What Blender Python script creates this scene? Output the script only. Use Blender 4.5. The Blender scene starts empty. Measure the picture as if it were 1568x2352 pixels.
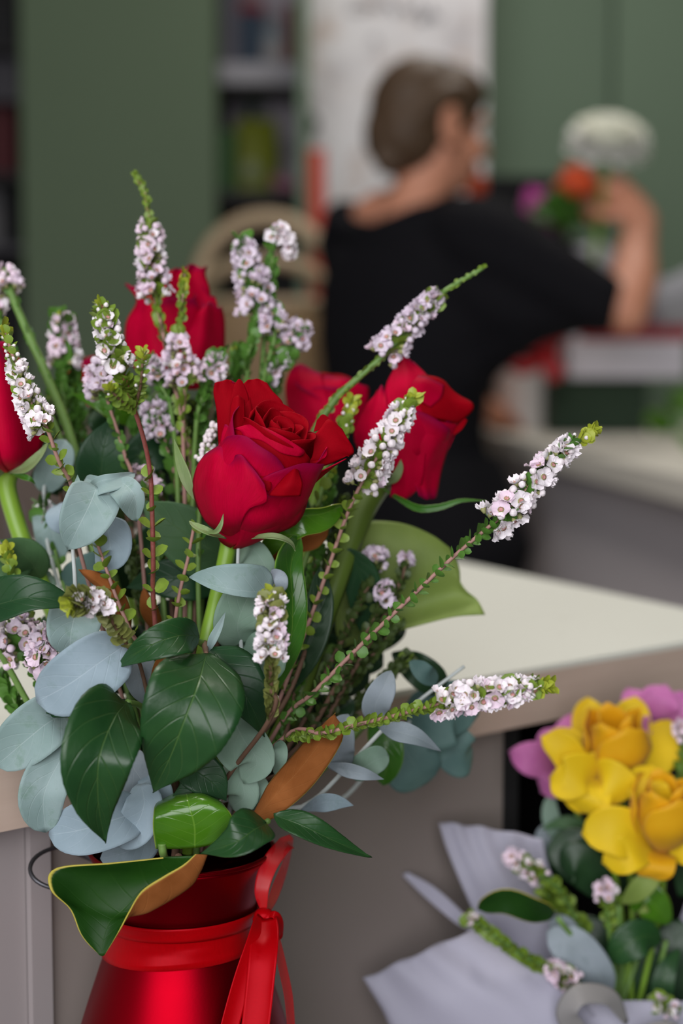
import bpy, bmesh, math, random
from mathutils import Vector, Matrix, Quaternion
PI = math.pi
scene = bpy.context.scene
COL = scene.collection
RNG = random.Random(11)

# ------------------------------------------------------------------ camera frame
F = 3920.0                       # focal length in pixels of the 1568 x 2352 frame
CAM = Vector((0, 0, 1.12))
PITCH = math.atan(376 / F)
FWD = Vector((0, math.cos(PITCH), -math.sin(PITCH)))
UPV = Vector((0, math.sin(PITCH), math.cos(PITCH)))
RGT = Vector((1, 0, 0))

def P(px, py, D):
    """the place seen at (px, py) at distance D"""
    return CAM + FWD * D + RGT * ((px - 784) / F * D) + UPV * ((1176 - py) / F * D)

def G(px, py, z):
    """the place seen at (px, py) on the level z"""
    d = FWD + RGT * ((px - 784) / F) + UPV * ((1176 - py) / F)
    return CAM + d * ((z - CAM.z) / d.z)

# ------------------------------------------------------------------ objects
def empty(name, loc, label, cat, group=None):
    o = bpy.data.objects.new(name, None)
    o.empty_display_size = .02
    COL.objects.link(o)
    o.location = loc
    o['label'] = label
    o['category'] = cat
    if group: o['group'] = group
    return o

def tag(o, label, cat, group=None):
    o['label'] = label
    o['category'] = cat
    if group: o['group'] = group
    return o

def worldloc(o):
    v = Vector((0, 0, 0))
    while o is not None:
        v += o.location
        o = o.parent
    return v

class MB:
    def __init__(s):
        s.v = []; s.f = []; s.m = []; s.uv = []
    def grid(s, rows, mat=0, flip=False, uv=True):
        n0 = len(s.v); R = len(rows); K = len(rows[0])
        for r in rows: s.v.extend(r)
        for i in range(R - 1):
            for j in range(K - 1):
                a, b, c, d = n0+i*K+j, n0+i*K+j+1, n0+(i+1)*K+j+1, n0+(i+1)*K+j
                u0, u1, v0, v1 = j/(K-1), (j+1)/(K-1), i/(R-1), (i+1)/(R-1)
                q = [(a,(u0,v0)),(b,(u1,v0)),(c,(u1,v1)),(d,(u0,v1))]
                if flip: q.reverse()
                s.f.append([x[0] for x in q]); s.uv.append([x[1] for x in q]); s.m.append(mat)
        return n0
    def sheet(s, rows, th, mf=0, mb=1, flip=False):
        """a thin solid sheet: front grid, back grid, rim"""
        R = len(rows); K = len(rows[0])
        nr = []
        for i in range(R):
            q = []
            for j in range(K):
                du = rows[i][min(j+1,K-1)] - rows[i][max(j-1,0)]
                dv = rows[min(i+1,R-1)][j] - rows[max(i-1,0)][j]
                n = du.cross(dv)
                if n.length < 1e-12: n = Vector((0,0,0))
                else: n.normalize()
                q.append(n)
            nr.append(q)
        for i in range(R):            # repair collapsed points
            for j in range(K):
                if nr[i][j].length < .5:
                    k = i-1 if i > R//2 else i+1
                    nr[i][j] = nr[k][j]
        sg = -1 if flip else 1
        back = [[rows[i][j] - nr[i][j]*th*sg for j in range(K)] for i in range(R)]
        a = s.grid(rows, mf, flip); b = s.grid(back, mb, not flip)
        loop = [(0,j) for j in range(K)] + [(i,K-1) for i in range(1,R)] + [(R-1,j) for j in range(K-2,-1,-1)] + [(i,0) for i in range(R-2,0,-1)]
        for x in range(len(loop)):
            (i,j),(k,l) = loop[x], loop[(x+1)%len(loop)]
            q = [a+i*K+j, b+i*K+j, b+k*K+l, a+k*K+l]
            if flip: q.reverse()
            s.f.append(q); s.m.append(mf)
            s.uv.append([(j/(K-1), i/(R-1))]*4)
    def box(s, c, sx, sy, sz, rz=0, mat=0, bev=0, R=None):
        M = R or Matrix.Rotation(rz, 3, 'Z')
        c = Vector(c)
        bm = bmesh.new()
        bmesh.ops.create_cube(bm, size=1)
        for v in bm.verts: v.co = Vector((v.co.x*sx, v.co.y*sy, v.co.z*sz))
        if bev > 0: bmesh.ops.bevel(bm, geom=bm.edges[:], offset=bev, segments=2, affect='EDGES', profile=.5)
        s.bm(bm, lambda v: c + M @ v, mat)
    def bm(s, bm, fn, mat=0):
        n0 = len(s.v); bm.verts.index_update()
        for v in bm.verts: s.v.append(fn(v.co.copy()))
        for f in bm.faces:
            s.f.append([n0 + v.index for v in f.verts]); s.m.append(mat); s.uv.append([(.5,.5)]*len(f.verts))
        bm.free()
    def ball(s, c, r, mat=0, seg=12, sc=(1,1,1), R=None):
        bm = bmesh.new()
        bmesh.ops.create_uvsphere(bm, u_segments=seg, v_segments=max(6, seg*2//3), radius=1)
        c = Vector(c); M = R or Matrix.Identity(3)
        s.bm(bm, lambda v: c + M @ Vector((v.x*r*sc[0], v.y*r*sc[1], v.z*r*sc[2])), mat)
    def tube(s, pts, rad, seg=8, mat=0, caps=True, flat=None):
        pts = [Vector(p) for p in pts]; n = len(pts)
        if not hasattr(rad, '__len__'): rad = [rad]*n
        t0 = (pts[1]-pts[0]).normalized()
        ref = Vector((0,0,1)) if abs(t0.z) < .9 else Vector((1,0,0))
        a = t0.cross(ref).normalized()
        n0 = len(s.v)
        for i in range(n):
            t = (pts[min(i+1,n-1)] - pts[max(i-1,0)])
            t = t.normalized() if t.length > 1e-9 else t0
            a = (a - t*a.dot(t)); a = a.normalized() if a.length > 1e-9 else t.orthogonal().normalized()
            b = t.cross(a)
            for k in range(seg):
                w = 2*PI*k/seg
                s.v.append(pts[i] + (a*math.cos(w) + b*math.sin(w)*(flat or 1))*rad[i])
        for i in range(n-1):
            for k in range(seg):
                k2 = (k+1) % seg
                s.f.append([n0+i*seg+k, n0+i*seg+k2, n0+(i+1)*seg+k2, n0+(i+1)*seg+k]); s.m.append(mat)
                s.uv.append([(k/seg,i/(n-1)),((k+1)/seg,i/(n-1)),((k+1)/seg,(i+1)/(n-1)),(k/seg,(i+1)/(n-1))])
        if caps:
            s.f.append([n0+k for k in range(seg)][::-1]); s.m.append(mat); s.uv.append([(0,0)]*seg)
            s.f.append([n0+(n-1)*seg+k for k in range(seg)]); s.m.append(mat); s.uv.append([(0,0)]*seg)
    def lathe(s, prof, c, seg=48, mat=0):
        c = Vector(c); n0 = len(s.v); n = len(prof)
        for r, z in prof:
            for k in range(seg):
                w = 2*PI*k/seg
                s.v.append(c + Vector((r*math.cos(w), r*math.sin(w), z)))
        for i in range(n-1):
            for k in range(seg):
                k2 = (k+1) % seg
                s.f.append([n0+i*seg+k, n0+i*seg+k2, n0+(i+1)*seg+k2, n0+(i+1)*seg+k]); s.m.append(mat)
                s.uv.append([(k/seg,i/(n-1)),((k+1)/seg,i/(n-1)),((k+1)/seg,(i+1)/(n-1)),(k/seg,(i+1)/(n-1))])
        s.f.append([n0+k for k in range(seg)][::-1]); s.m.append(mat); s.uv.append([(0,0)]*seg)
        s.f.append([n0+(n-1)*seg+k for k in range(seg)]); s.m.append(mat); s.uv.append([(0,0)]*seg)
    def build(s, name, mats, parent=None, smooth=True, loc=None, kind=None):
        if not isinstance(mats, (list, tuple)): mats = [mats]
        org = worldloc(parent) if parent is not None else (Vector(loc) if loc is not None else Vector((0,0,0)))
        me = bpy.data.meshes.new(name)
        me.from_pydata([tuple(Vector(v)-org) for v in s.v], [], s.f)
        for m in mats: me.materials.append(m)
        me.polygons.foreach_set('material_index', s.m)
        me.polygons.foreach_set('use_smooth', [smooth]*len(s.f))
        uvl = me.uv_layers.new(name='UVMap')
        flat = [c for q in s.uv for uvp in q for c in uvp]
        uvl.data.foreach_set('uv', flat)
        me.update()
        o = bpy.data.objects.new(name, me)
        COL.objects.link(o)
        if parent is not None: o.parent = parent
        else: o.location = org
        if kind: o['kind'] = kind
        return o

def cr(pts, t):
    """Catmull-Rom through pts (tuples or vectors) at index parameter t"""
    n = len(pts) - 1
    t = max(0, min(n, t)); i = min(int(t), n-1); f = t - i
    p1, p2 = pts[i], pts[i+1]
    p0 = pts[i-1] if i > 0 else [2*a-b for a, b in zip(p1, p2)]
    p3 = pts[i+2] if i+2 <= n else [2*b-a for a, b in zip(p1, p2)]
    return [.5*(2*b + (c-a)*f + (2*a-5*b+4*c-d)*f*f + (3*b-a-3*c+d)*f*f*f) for a, b, c, d in zip(p0, p1, p2, p3)]

def curve(pts, n):
    """n+1 points along the control points"""
    return [Vector(cr(pts, (len(pts)-1)*i/n)) for i in range(n+1)]

def pcurve(pp, n):
    return [P(*cr(pp, (len(pp)-1)*i/n)) for i in range(n+1)]

def lut(tab, v):
    for (a, b), (c, d) in zip(tab, tab[1:]):
        if v <= c:
            f = (v-a)/(c-a)
            return b + (d-b)*f
    return tab[-1][1]

def slut(tab, v):
    xs = [a for a, _ in tab]; ys = [(b,) for _, b in tab]
    for i in range(len(xs)-1):
        if v <= xs[i+1]:
            return max(0.0, cr(ys, i + (v-xs[i])/(xs[i+1]-xs[i]))[0])
    return ys[-1][0]

# ------------------------------------------------------------------ materials
def lin(r, g, b):
    f = lambda c: ((c/255+.055)/1.055)**2.4 if c/255 > .04045 else c/255/12.92
    return (f(r), f(g), f(b), 1)

class NT:
    def __init__(s, name):
        s.mat = bpy.data.materials.new(name); s.mat.use_nodes = True
        s.t = s.mat.node_tree; s.t.nodes.clear()
        s.out = s.n('ShaderNodeOutputMaterial')
    def n(s, t, **k):
        x = s.t.nodes.new(t)
        for a, b in k.items(): setattr(x, a, b)
        return x
    def l(s, a, b): s.t.links.new(a, b)
    def val(s, sock, v):
        if hasattr(v, 'is_linked') or hasattr(v, 'node'): s.l(v, sock)
        else: sock.default_value = v
    def math(s, op, a, b=0.0, c=0.0, clamp=False):
        x = s.n('ShaderNodeMath', operation=op, use_clamp=clamp)
        for i, v in enumerate((a, b, c)): s.val(x.inputs[i], v)
        return x.outputs[0]
    def mix(s, f, a, b):
        x = s.n('ShaderNodeMix', data_type='RGBA')
        s.val(x.inputs[0], f); s.val(x.inputs[6], a); s.val(x.inputs[7], b)
        return x.outputs[2]
    def noise(s, scale, detail=3, rough=.5, vec=None, obj=True):
        x = s.n('ShaderNodeTexNoise'); x.inputs['Scale'].default_value = scale
        x.inputs['Detail'].default_value = detail; x.inputs['Roughness'].default_value = rough
        if vec is None:
            tc = s.n('ShaderNodeTexCoord'); vec = tc.outputs['Object']
        s.l(vec, x.inputs['Vector'])
        return x.outputs['Fac']
    def ramp(s, f, a, b):
        x = s.n('ShaderNodeMapRange'); x.inputs[1].default_value = a; x.inputs[2].default_value = b
        s.l(f, x.inputs[0]); return x.outputs[0]
    def pbsdf(s, col, rough=.5, **k):
        b = s.n('ShaderNodeBsdfPrincipled')
        s.val(b.inputs['Base Color'], col); s.val(b.inputs['Roughness'], rough)
        for a, v in k.items(): s.val(b.inputs[a.replace('_', ' ')], v)
        return b
    def bump(s, h, strength=.3, dist=.001):
        x = s.n('ShaderNodeBump'); x.inputs['Strength'].default_value = strength; x.inputs['Distance'].default_value = dist
        s.l(h, x.inputs['Height']); return x.outputs[0]
    def done(s, sh):
        s.l(sh, s.out.inputs[0]); return s.mat

def plain(name, col, rough=.6, var=.12, scale=40, bump=0, metal=0, spec=.5, sheen=0, bscale=None, bdist=.001):
    k = NT(name)
    n = k.noise(scale)
    dark = tuple(c*(1-var) for c in col[:3]) + (1,); light = tuple(min(1, c*(1+var)) for c in col[:3]) + (1,)
    c = k.mix(n, dark, light)
    b = k.pbsdf(c, rough, Metallic=metal)
    b.inputs['Specular IOR Level'].default_value = spec
    if sheen: b.inputs['Sheen Weight'].default_value = sheen
    if bump: k.l(k.bump(k.noise(bscale or scale*3), bump, bdist), b.inputs['Normal'])
    return k.done(b.outputs[0])

def leafmat(name, col, col2, vein, rough=.4, spec=.5, nv=7, vs=.5, mid=.035, edge=None, bump=.35, scale=60, tr=.15, mottle=None, coat=0):
    """a leaf blade: base colours, midrib, side veins and edge from the blade's own UV"""
    k = NT(name)
    tc = k.n('ShaderNodeTexCoord'); sp = k.n('ShaderNodeSeparateXYZ'); k.l(tc.outputs['UV'], sp.inputs[0])
    u = k.math('ABSOLUTE', k.math('SUBTRACT', k.math('MULTIPLY', sp.outputs[0], 2.0), 1.0)); v = sp.outputs[1]
    n = k.noise(scale, 4)
    c = k.mix(k.ramp(n, .35, .65), col, col2)
    if mottle:
        m = k.noise(mottle[1], 5, .65)
        c = k.mix(k.math('MULTIPLY', k.ramp(m, .55, .68), mottle[2], clamp=True), c, mottle[0])
    midm = k.math('SUBTRACT', 1.0, k.math('DIVIDE', u, mid), clamp=True)
    ph = k.math('FRACT', k.math('ADD', k.math('SUBTRACT', k.math('MULTIPLY', v, float(nv)), k.math('MULTIPLY', u, 2.1)), k.math('MULTIPLY', n, .35)))
    d = k.math('ABSOLUTE', k.math('SUBTRACT', ph, .5))
    side = k.math('SUBTRACT', 1.0, k.math('DIVIDE', d, .07), clamp=True)
    side = k.math('MULTIPLY', side, k.math('SUBTRACT', 1.0, k.math('MULTIPLY', u, .75)))
    c = k.mix(k.math('MULTIPLY', side, vs*.55, clamp=True), c, vein)
    c = k.mix(k.math('MULTIPLY', midm, vs*1.3, clamp=True), c, vein)
    if edge:
        e = k.ramp(u, edge[1], min(1, edge[1]+.03))
        c = k.mix(e, c, edge[0])
    b = k.pbsdf(c, rough)
    b.inputs['Specular IOR Level'].default_value = spec
    if coat: b.inputs['Coat Weight'].default_value = coat; b.inputs['Coat Roughness'].default_value = .12
    if bump:
        h = k.math('SUBTRACT', k.math('MULTIPLY', k.noise(scale*8, 2), .4), k.math('MAXIMUM', midm, side))
        k.l(k.bump(h, bump, .0006), b.inputs['Normal'])
    if tr:
        t = k.n('ShaderNodeBsdfTranslucent'); k.l(c, t.inputs[0])
        ms = k.n('ShaderNodeMixShader'); ms.inputs[0].default_value = tr
        k.l(b.outputs[0], ms.inputs[1]); k.l(t.outputs[0], ms.inputs[2])
        return k.done(ms.outputs[0])
    return k.done(b.outputs[0])

def petalmat(name, col, col2, rough=.6, sheen=.25, tint=None, scale=90, tr=.12, spec=.25, rim=None):
    k = NT(name)
    tc = k.n('ShaderNodeTexCoord')
    mp = k.n('ShaderNodeMapping'); mp.inputs['Scale'].default_value = (26, 2.2, 1); k.l(tc.outputs['UV'], mp.inputs[0])
    st = k.noise(3.0, 3, .6, vec=mp.outputs[0])
    n = k.noise(scale, 3)
    c = k.mix(k.ramp(k.math('ADD', k.math('MULTIPLY', st, .5), k.math('MULTIPLY', n, .5)), .3, .7), col, col2)
    if rim:
        sp = k.n('ShaderNodeSeparateXYZ'); k.l(tc.outputs['UV'], sp.inputs[0])
        e = k.math('MULTIPLY', k.ramp(k.math('ADD', sp.outputs[1], k.math('MULTIPLY', st, .12)), .90, 1.06), .8, clamp=True)
        c = k.mix(e, c, rim)
    b = k.pbsdf(c, rough)
    b.inputs['Specular IOR Level'].default_value = spec
    if sheen:
        b.inputs['Sheen Weight'].default_value = sheen; b.inputs['Sheen Roughness'].default_value = .45
        if tint: b.inputs['Sheen Tint'].default_value = tint
    k.l(k.bump(st, .25, .0005), b.inputs['Normal'])
    t = k.n('ShaderNodeBsdfTranslucent'); k.l(c, t.inputs[0])
    ms = k.n('ShaderNodeMixShader'); ms.inputs[0].default_value = tr
    k.l(b.outputs[0], ms.inputs[1]); k.l(t.outputs[0], ms.inputs[2])
    return k.done(ms.outputs[0])

M = {}
M['rose_in'] = petalmat('petal_scarlet', (.25,.0003,.005,1), (.36,.0008,.008,1), .65, 0, spec=.04)
M['rose_out'] = petalmat('petal_crimson', (.38,.0003,.018,1), (.58,.0005,.038,1), .6, 0, spec=.05, rim=(.20,.002,.045,1))
M['rose_stem'] = plain('rose_stem', (.19,.34,.03,1), .4, .15, 60)
M['rose_stem_dull'] = plain('rose_stem_dull', (.10,.16,.02,1), .45, .2, 60)
M['sprig_leaf_shaded'] = plain('heath_leaf_shaded', (.045,.075,.014,1), .55, .3, 300)  # heath green darkened, puts depth shading into the colour of inner twigs
M['sepal'] = leafmat('sepal', (.20,.30,.10,1), (.28,.36,.17,1), (.35,.42,.2,1), .5, .4, 4, .3)
M['rose_leaf'] = leafmat('rose_leaf', (.011,.056,.013,1), (.021,.082,.019,1), (.095,.19,.045,1), .38, .5, 7, .55, .03, bump=.45, scale=45)
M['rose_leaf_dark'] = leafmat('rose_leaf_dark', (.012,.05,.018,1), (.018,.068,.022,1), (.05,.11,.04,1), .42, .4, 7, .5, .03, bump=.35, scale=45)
M['rose_leaf_pale'] = leafmat('rose_leaf_pale', (.055,.13,.05,1), (.075,.16,.065,1), (.11,.2,.08,1), .55, .3, 7, .5, .03, scale=45)
M['euc'] = leafmat('eucalyptus_leaf', (.255,.365,.35,1), (.36,.47,.47,1), (.50,.60,.60,1), .6, .3, 6, .35, .03, scale=55, mottle=((.16,.28,.20,1), 110, .55), bump=.2)
M['euc_blue'] = leafmat('eucalyptus_blue_leaf', (.275,.365,.42,1), (.36,.46,.53,1), (.52,.62,.68,1), .6, .3, 6, .35, .03, scale=55, mottle=((.2,.3,.3,1), 110, .4), bump=.2)
M['euc_grey'] = leafmat('eucalyptus_grey_leaf', (.25,.30,.33,1), (.33,.38,.43,1), (.42,.47,.5,1), .6, .3, 6, .35, .03, scale=55, mottle=((.14,.2,.2,1), 110, .4), bump=.2)
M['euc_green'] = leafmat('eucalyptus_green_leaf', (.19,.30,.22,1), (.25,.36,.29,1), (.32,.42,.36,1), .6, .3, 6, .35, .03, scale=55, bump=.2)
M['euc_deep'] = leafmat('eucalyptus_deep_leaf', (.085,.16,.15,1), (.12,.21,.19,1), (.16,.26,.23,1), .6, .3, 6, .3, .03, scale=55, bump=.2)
M['euc_stem'] = plain('eucalyptus_stem', (.52,.56,.55,1), .7, .2, 120)
M['mag'] = leafmat('magnolia_top', (.008,.040,.004,1), (.015,.062,.006,1), (.05,.12,.018,1), .45, .18, 9, .14, .02, edge=((.50,.42,.07,1), .955), bump=.2, scale=35, tr=.06)
M['mag_bright'] = leafmat('magnolia_bright', (.045,.15,.006,1), (.075,.21,.012,1), (.22,.40,.05,1), .20, .6, 9, .35, .03, edge=((.30,.40,.05,1), .965), bump=.2, scale=35, tr=.1)
M['mag_back'] = leafmat('magnolia_felt', (.20,.062,.013,1), (.28,.095,.025,1), (.33,.14,.045,1), .85, .15, 8, .25, .025, edge=((.45,.36,.07,1), .96), bump=.25, scale=70, tr=.03)
M['olive_leaf'] = leafmat('olive_green_leaf', (.20,.285,.06,1), (.26,.35,.085,1), (.24,.33,.10,1), .55, .3, 9, .25, .02, bump=.15, scale=30, tr=.2)
M['glossy'] = leafmat('glossy_leaf', (.03,.12,.01,1), (.05,.17,.018,1), (.22,.36,.06,1), .25, .5, 8, .35, .03, edge=((.18,.32,.05,1), .95), bump=.2, scale=40, tr=.1)
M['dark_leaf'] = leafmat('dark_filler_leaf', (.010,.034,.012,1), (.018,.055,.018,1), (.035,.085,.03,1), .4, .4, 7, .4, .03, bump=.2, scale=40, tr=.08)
M['sprig_leaf'] = plain('heath_leaf', (.16,.25,.025,1), .5, .35, 300)
M['sprig_leaf_green'] = plain('heath_leaf_green', (.075,.19,.025,1), .5, .3, 300)
M['sprig_leaf_dull'] = plain('heath_leaf_dull', (.17,.19,.045,1), .55, .3, 300)
M['sprig_tip'] = plain('heath_tip', (.33,.38,.03,1), .5, .2, 300)
M['twig_red'] = plain('red_twig', (.22,.055,.045,1), .55, .35, 220, bump=.4, bscale=400)
M['twig_pink'] = plain('pink_twig', (.36,.19,.16,1), .6, .25, 220)
M['twig_green'] = plain('green_twig', (.13,.24,.05,1), .55, .25, 160)
M['twig_brown'] = plain('brown_twig', (.15,.08,.05,1), .7, .25, 160)
M['fl_white'] = plain('floret_white', (.84,.775,.815,1), .6, .06, 400, sheen=.1)
M['fl_pink'] = plain('floret_blush', (.78,.62,.73,1), .6, .10, 400, sheen=.1)
M['fl_lilac'] = plain('floret_lilac', (.70,.60,.70,1), .6, .08, 400)
M['fl_centre'] = plain('floret_eye', (.55,.26,.24,1), .6, .35, 500)
M['fl_bud'] = plain('bud', (.85,.77,.80,1), .45, .06, 300)
M['fl_calyx'] = plain('calyx', (.30,.30,.12,1), .6, .2, 300)
# ------------------------------------------------------------------ leaves, petals, stems
PROF = {
 'rose': [(0,.06),(.05,.38),(.14,.74),(.28,.97),(.42,1),(.6,.87),(.77,.56),(.9,.24),(1,0)],
 'euc': [(0,.10),(.05,.5),(.15,.83),(.3,.98),(.45,1),(.6,.95),(.75,.78),(.88,.5),(.96,.25),(1,.02)],
 'heart': [(0,.30),(.05,.66),(.15,.93),(.3,1),(.45,.98),(.6,.88),(.75,.68),(.88,.40),(.96,.18),(1,.02)],
 'lance': [(0,.06),(.15,.5),(.38,1),(.62,.86),(.85,.4),(1,0)],
 'mag': [(0,.08),(.1,.42),(.3,.85),(.5,1),(.7,.93),(.85,.68),(.95,.35),(1,0)],
 'wide': [(0,.75),(.3,1),(.7,.97),(.9,.7),(1,.35)],
 'strap': [(0,.35),(.25,.85),(.5,1),(.75,.85),(.92,.45),(1,0)],
 'round': [(0,.22),(.06,.52),(.2,.86),(.45,1),(.7,.95),(.86,.72),(.95,.42),(1,.03)],
}
def lerpv(x, v):
    if hasattr(x, '__len__'): return cr([(a,) for a in x], v*(len(x)-1))[0]
    return x

def leaf_rows(mid, wl, wr, prof='rose', roll=0, fold=0, cup=0, serr=0, wave=0, nv=20, nu=6, seed=0, wpts=False):
    """rows of points: mid = [(px,py,D)...] base to tip, wl / wr half widths in px on the left / right hand of that walk,
    roll, fold, cup in radians (lists run base to tip)"""
    r = random.Random(seed)
    pts = curve(mid, nv) if wpts else pcurve(mid, nv)
    rows = []
    ph = r.random()*6
    for i in range(nv+1):
        v = i/nv
        p = pts[i]
        t = (pts[min(i+1,nv)] - pts[max(i-1,0)]).normalized()
        c = (CAM - p).normalized()
        s0 = t.cross(c)
        if s0.length < 1e-4: s0 = RGT.copy()
        s0.normalize(); n0 = s0.cross(t).normalized()
        D = (p - CAM).dot(FWD); k = D/F if not wpts else 1.0
        w = slut(PROF[prof], v)
        rl, fd, cp = lerpv(roll, v), lerpv(fold, v), lerpv(cup, v)
        cl, crr = (cp if not isinstance(cup, tuple) else cp), cp
        row = []
        def side(sg, wid, roll_s):
            out = []; q = p.copy()
            st = wid*w*k/nu
            for j in range(1, nu+1):
                x = j/nu
                if serr and j == nu: st2 = st*(1 + serr*((i*1.0) % 2 - .5)*2)
                else: st2 = st
                a = roll_s + fd + cp*x
                q = q + (s0*sg*math.cos(a) + n0*math.sin(a))*st2
                qq = q + n0*(wave*k*x*x*math.sin(ph + v*11 + sg*1.3))
                out.append(qq)
            return out
        L = side(-1, wl, -rl); R = side(1, wr, rl)
        row = L[::-1] + [p] + R
        rows.append(row)
    return rows

def leaf(parent, name, mid, wl, wr=None, prof='rose', mats=('rose_leaf','rose_leaf_pale'), th=.00035, flip=False, **k):
    wr = wl if wr is None else wr
    m = MB()
    m.sheet(leaf_rows(mid, wl, wr, prof, **k), th, 0, 1, flip=False)
    ms = [M[x] for x in (mats if not flip else mats[::-1])]
    return m.build(name, ms, parent)

def patch_rows(grid, Dc, nu=14, nv=16, ripple=0, seed=0):
    """grid rows of (px,py,dz): dz px towards the camera from distance Dc"""
    r = random.Random(seed); ph = r.random()*6
    R, K = len(grid), len(grid[0])
    out = []
    for i in range(nv+1):
        tv = (R-1)*i/nv
        ctrl = [cr([grid[a][b] for a in range(R)], tv) for b in range(K)]
        row = []
        for j in range(nu+1):
            x, y, z = cr(ctrl, (K-1)*j/nu)
            v = i/nv
            z += ripple*v*v*math.sin(ph + j*1.1 + v*2)
            y += ripple*.4*v**6*math.sin(ph*2 + j*.9)
            row.append(P(x, y, Dc - z*Dc/F))
        out.append(row)
    return out

def patch(parent, name, grid, Dc, mats, th=.0004, flip=False, **k):
    m = MB(); m.sheet(patch_rows(grid, Dc, **k), th, 0, 1, flip)
    return m.build(name, [M[x] for x in mats], parent)

def rose_petal(O, X, Y, Z, phi, aw, r0, zb, zt, close=.0, curl=.0, tip=.0, ripple=0, nu=14, nv=12, seed=0, bulge=.8):
    """one cupped petal round the axis Z at O; lengths in metres"""
    r = random.Random(seed); ph = r.random()*6
    rows = []
    for i in range(nv+1):
        t = i/nv
        rb = (math.sin(PI/2*min(1, .12 + t*1.25)))**bulge
        rr = r0*rb*(1 - close*max(0, t-.55)/.45)
        lip = max(0, (t-.72)/.28)
        row = []
        for j in range(nu+1):
            u = j/nu*2-1
            wdt = .55 + .45*math.sin(PI/2*min(1, t*1.6)); wdt *= 1 - .22*lip*lip
            a = phi + aw*u*wdt
            z = zb + (zt-zb)*t*(1 - .13*abs(u)**2.6*t) + tip*max(0, 1-abs(u)*2.2)*lip*lip
            q = rr + curl*lip**1.8*(1-.25*abs(u)) + ripple*lip*math.sin(ph + 5*u)
            z2 = z - abs(curl)*.45*lip**3
            row.append(O + (X*math.cos(a) + Y*math.sin(a))*q + Z*z2)
        rows.append(row)
    return rows

def frame(axis):
    Z = axis.normalized()
    X = Z.cross(Vector((0,1,0)));  X = X.normalized() if X.length > 1e-3 else Vector((1,0,0))
    Y = Z.cross(X)
    return X, Y, Z

def heart(parent, O, axis, spec, mats, seed=3, th=.00035, name='bloom', off=0):
    """a spiral of petals as one mesh"""
    X, Y, Z = frame(axis); m = MB()
    for i, s in enumerate(spec):
        rows = rose_petal(O, X, Y, Z, phi=i*2.4+off, seed=seed+i, **s)
        m.sheet(rows, th, 0, 1)
    return m.build(name, [M[x] for x in mats], parent)

# the vase mouth, where every stem of the bouquet goes
VC = P(418, 1950, .69)
VR = .0375
def into_vase(p, seed):
    r = random.Random(seed)
    d = Vector((p.x-VC.x, p.y-VC.y, 0))
    d = d.normalized()*.02*r.uniform(.3, .9) if d.length > 1e-4 else Vector((0,0,0))
    return [VC + d + Vector((0,0,.004)), VC - d*.35 + Vector((0,0,-.085 - r.random()*.03))]

def stem(parent, pts, r0, r1, mat, name='stem', seg=8, n=28, vase=True, seed=0, px=True):
    """tube through (px,py,D) points, then down into the vase; r0..r1 px radius start..end"""
    w = [P(*p) for p in pts] if px else [Vector(p) for p in pts]
    D = (w[0]-CAM).dot(FWD)
    if vase: w += into_vase(w[-1], seed)
    c = curve(w, n)
    m = MB(); m.tube(c, [(r0+(r1-r0)*i/n)*D/F for i in range(n+1)], seg)
    return m.build(name, M[mat] if isinstance(mat, str) else mat, parent)

# ------------------------------------------------------------------ heath sprigs
def floret_mesh(name, openness, petal, seed):
    m = MB(); r = random.Random(seed)
    for k in range(5):
        a0 = 2*PI*k/5 + r.uniform(-.12,.12)
        rows = []
        for i in range(5):
            t = i/4
            row = []
            for j in range(5):
                u = j/2-1
                w = .50*math.sin(PI*min(1,(.12+.80*t)))**.7
                rad = .22 + .80*t*openness
                z = .30 + .62*t*(1-openness*.75) - .22*max(0,t-.6)*openness + .10*(1-u*u)*-1 + r.uniform(-.05,.05)
                z += .16*u*u*t; rad += r.uniform(-.05,.05)*t
                row.append(Vector((rad*math.cos(a0) - u*w*math.sin(a0), rad*math.sin(a0) + u*w*math.cos(a0), z)))
            rows.append(row)
        m.grid(rows, 0)
    # eye: a small cup, stamens
    m.lathe([(.02,.20),(.14,.22),(.20,.32),(.14,.29),(.02,.26)], (0,0,0), 10, 1)
    for k in range(5):
        a = 2*PI*(k+.5)/5
        m.ball((.20*math.cos(a), .20*math.sin(a), .42), .045, 1, 5)
    m.lathe([(.03,-.25),(.14,-.2),(.24,.05),(.30,.30),(.2,.25)], (0,0,0), 8, 2)
    o = m.build(name, [petal, M['fl_centre'], M['fl_calyx']])
    me = o.data; bpy.data.objects.remove(o); return me

def bud_mesh(name, petal):
    m = MB()
    m.ball((0,0,.45), .46, 0, 10, (1,1,.95))
    for k in range(4):      # petal laps on the bud
        a = k*PI/2
        m.ball((.10*math.cos(a), .10*math.sin(a), .55), .40, 0, 8)
    m.lathe([(.03,-.3),(.14,-.22),(.30,.05),(.38,.25),(.2,.2)], (0,0,0), 8, 1)
    o = m.build(name, [petal, M['fl_calyx']])
    me = o.data; bpy.data.objects.remove(o); return me

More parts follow.
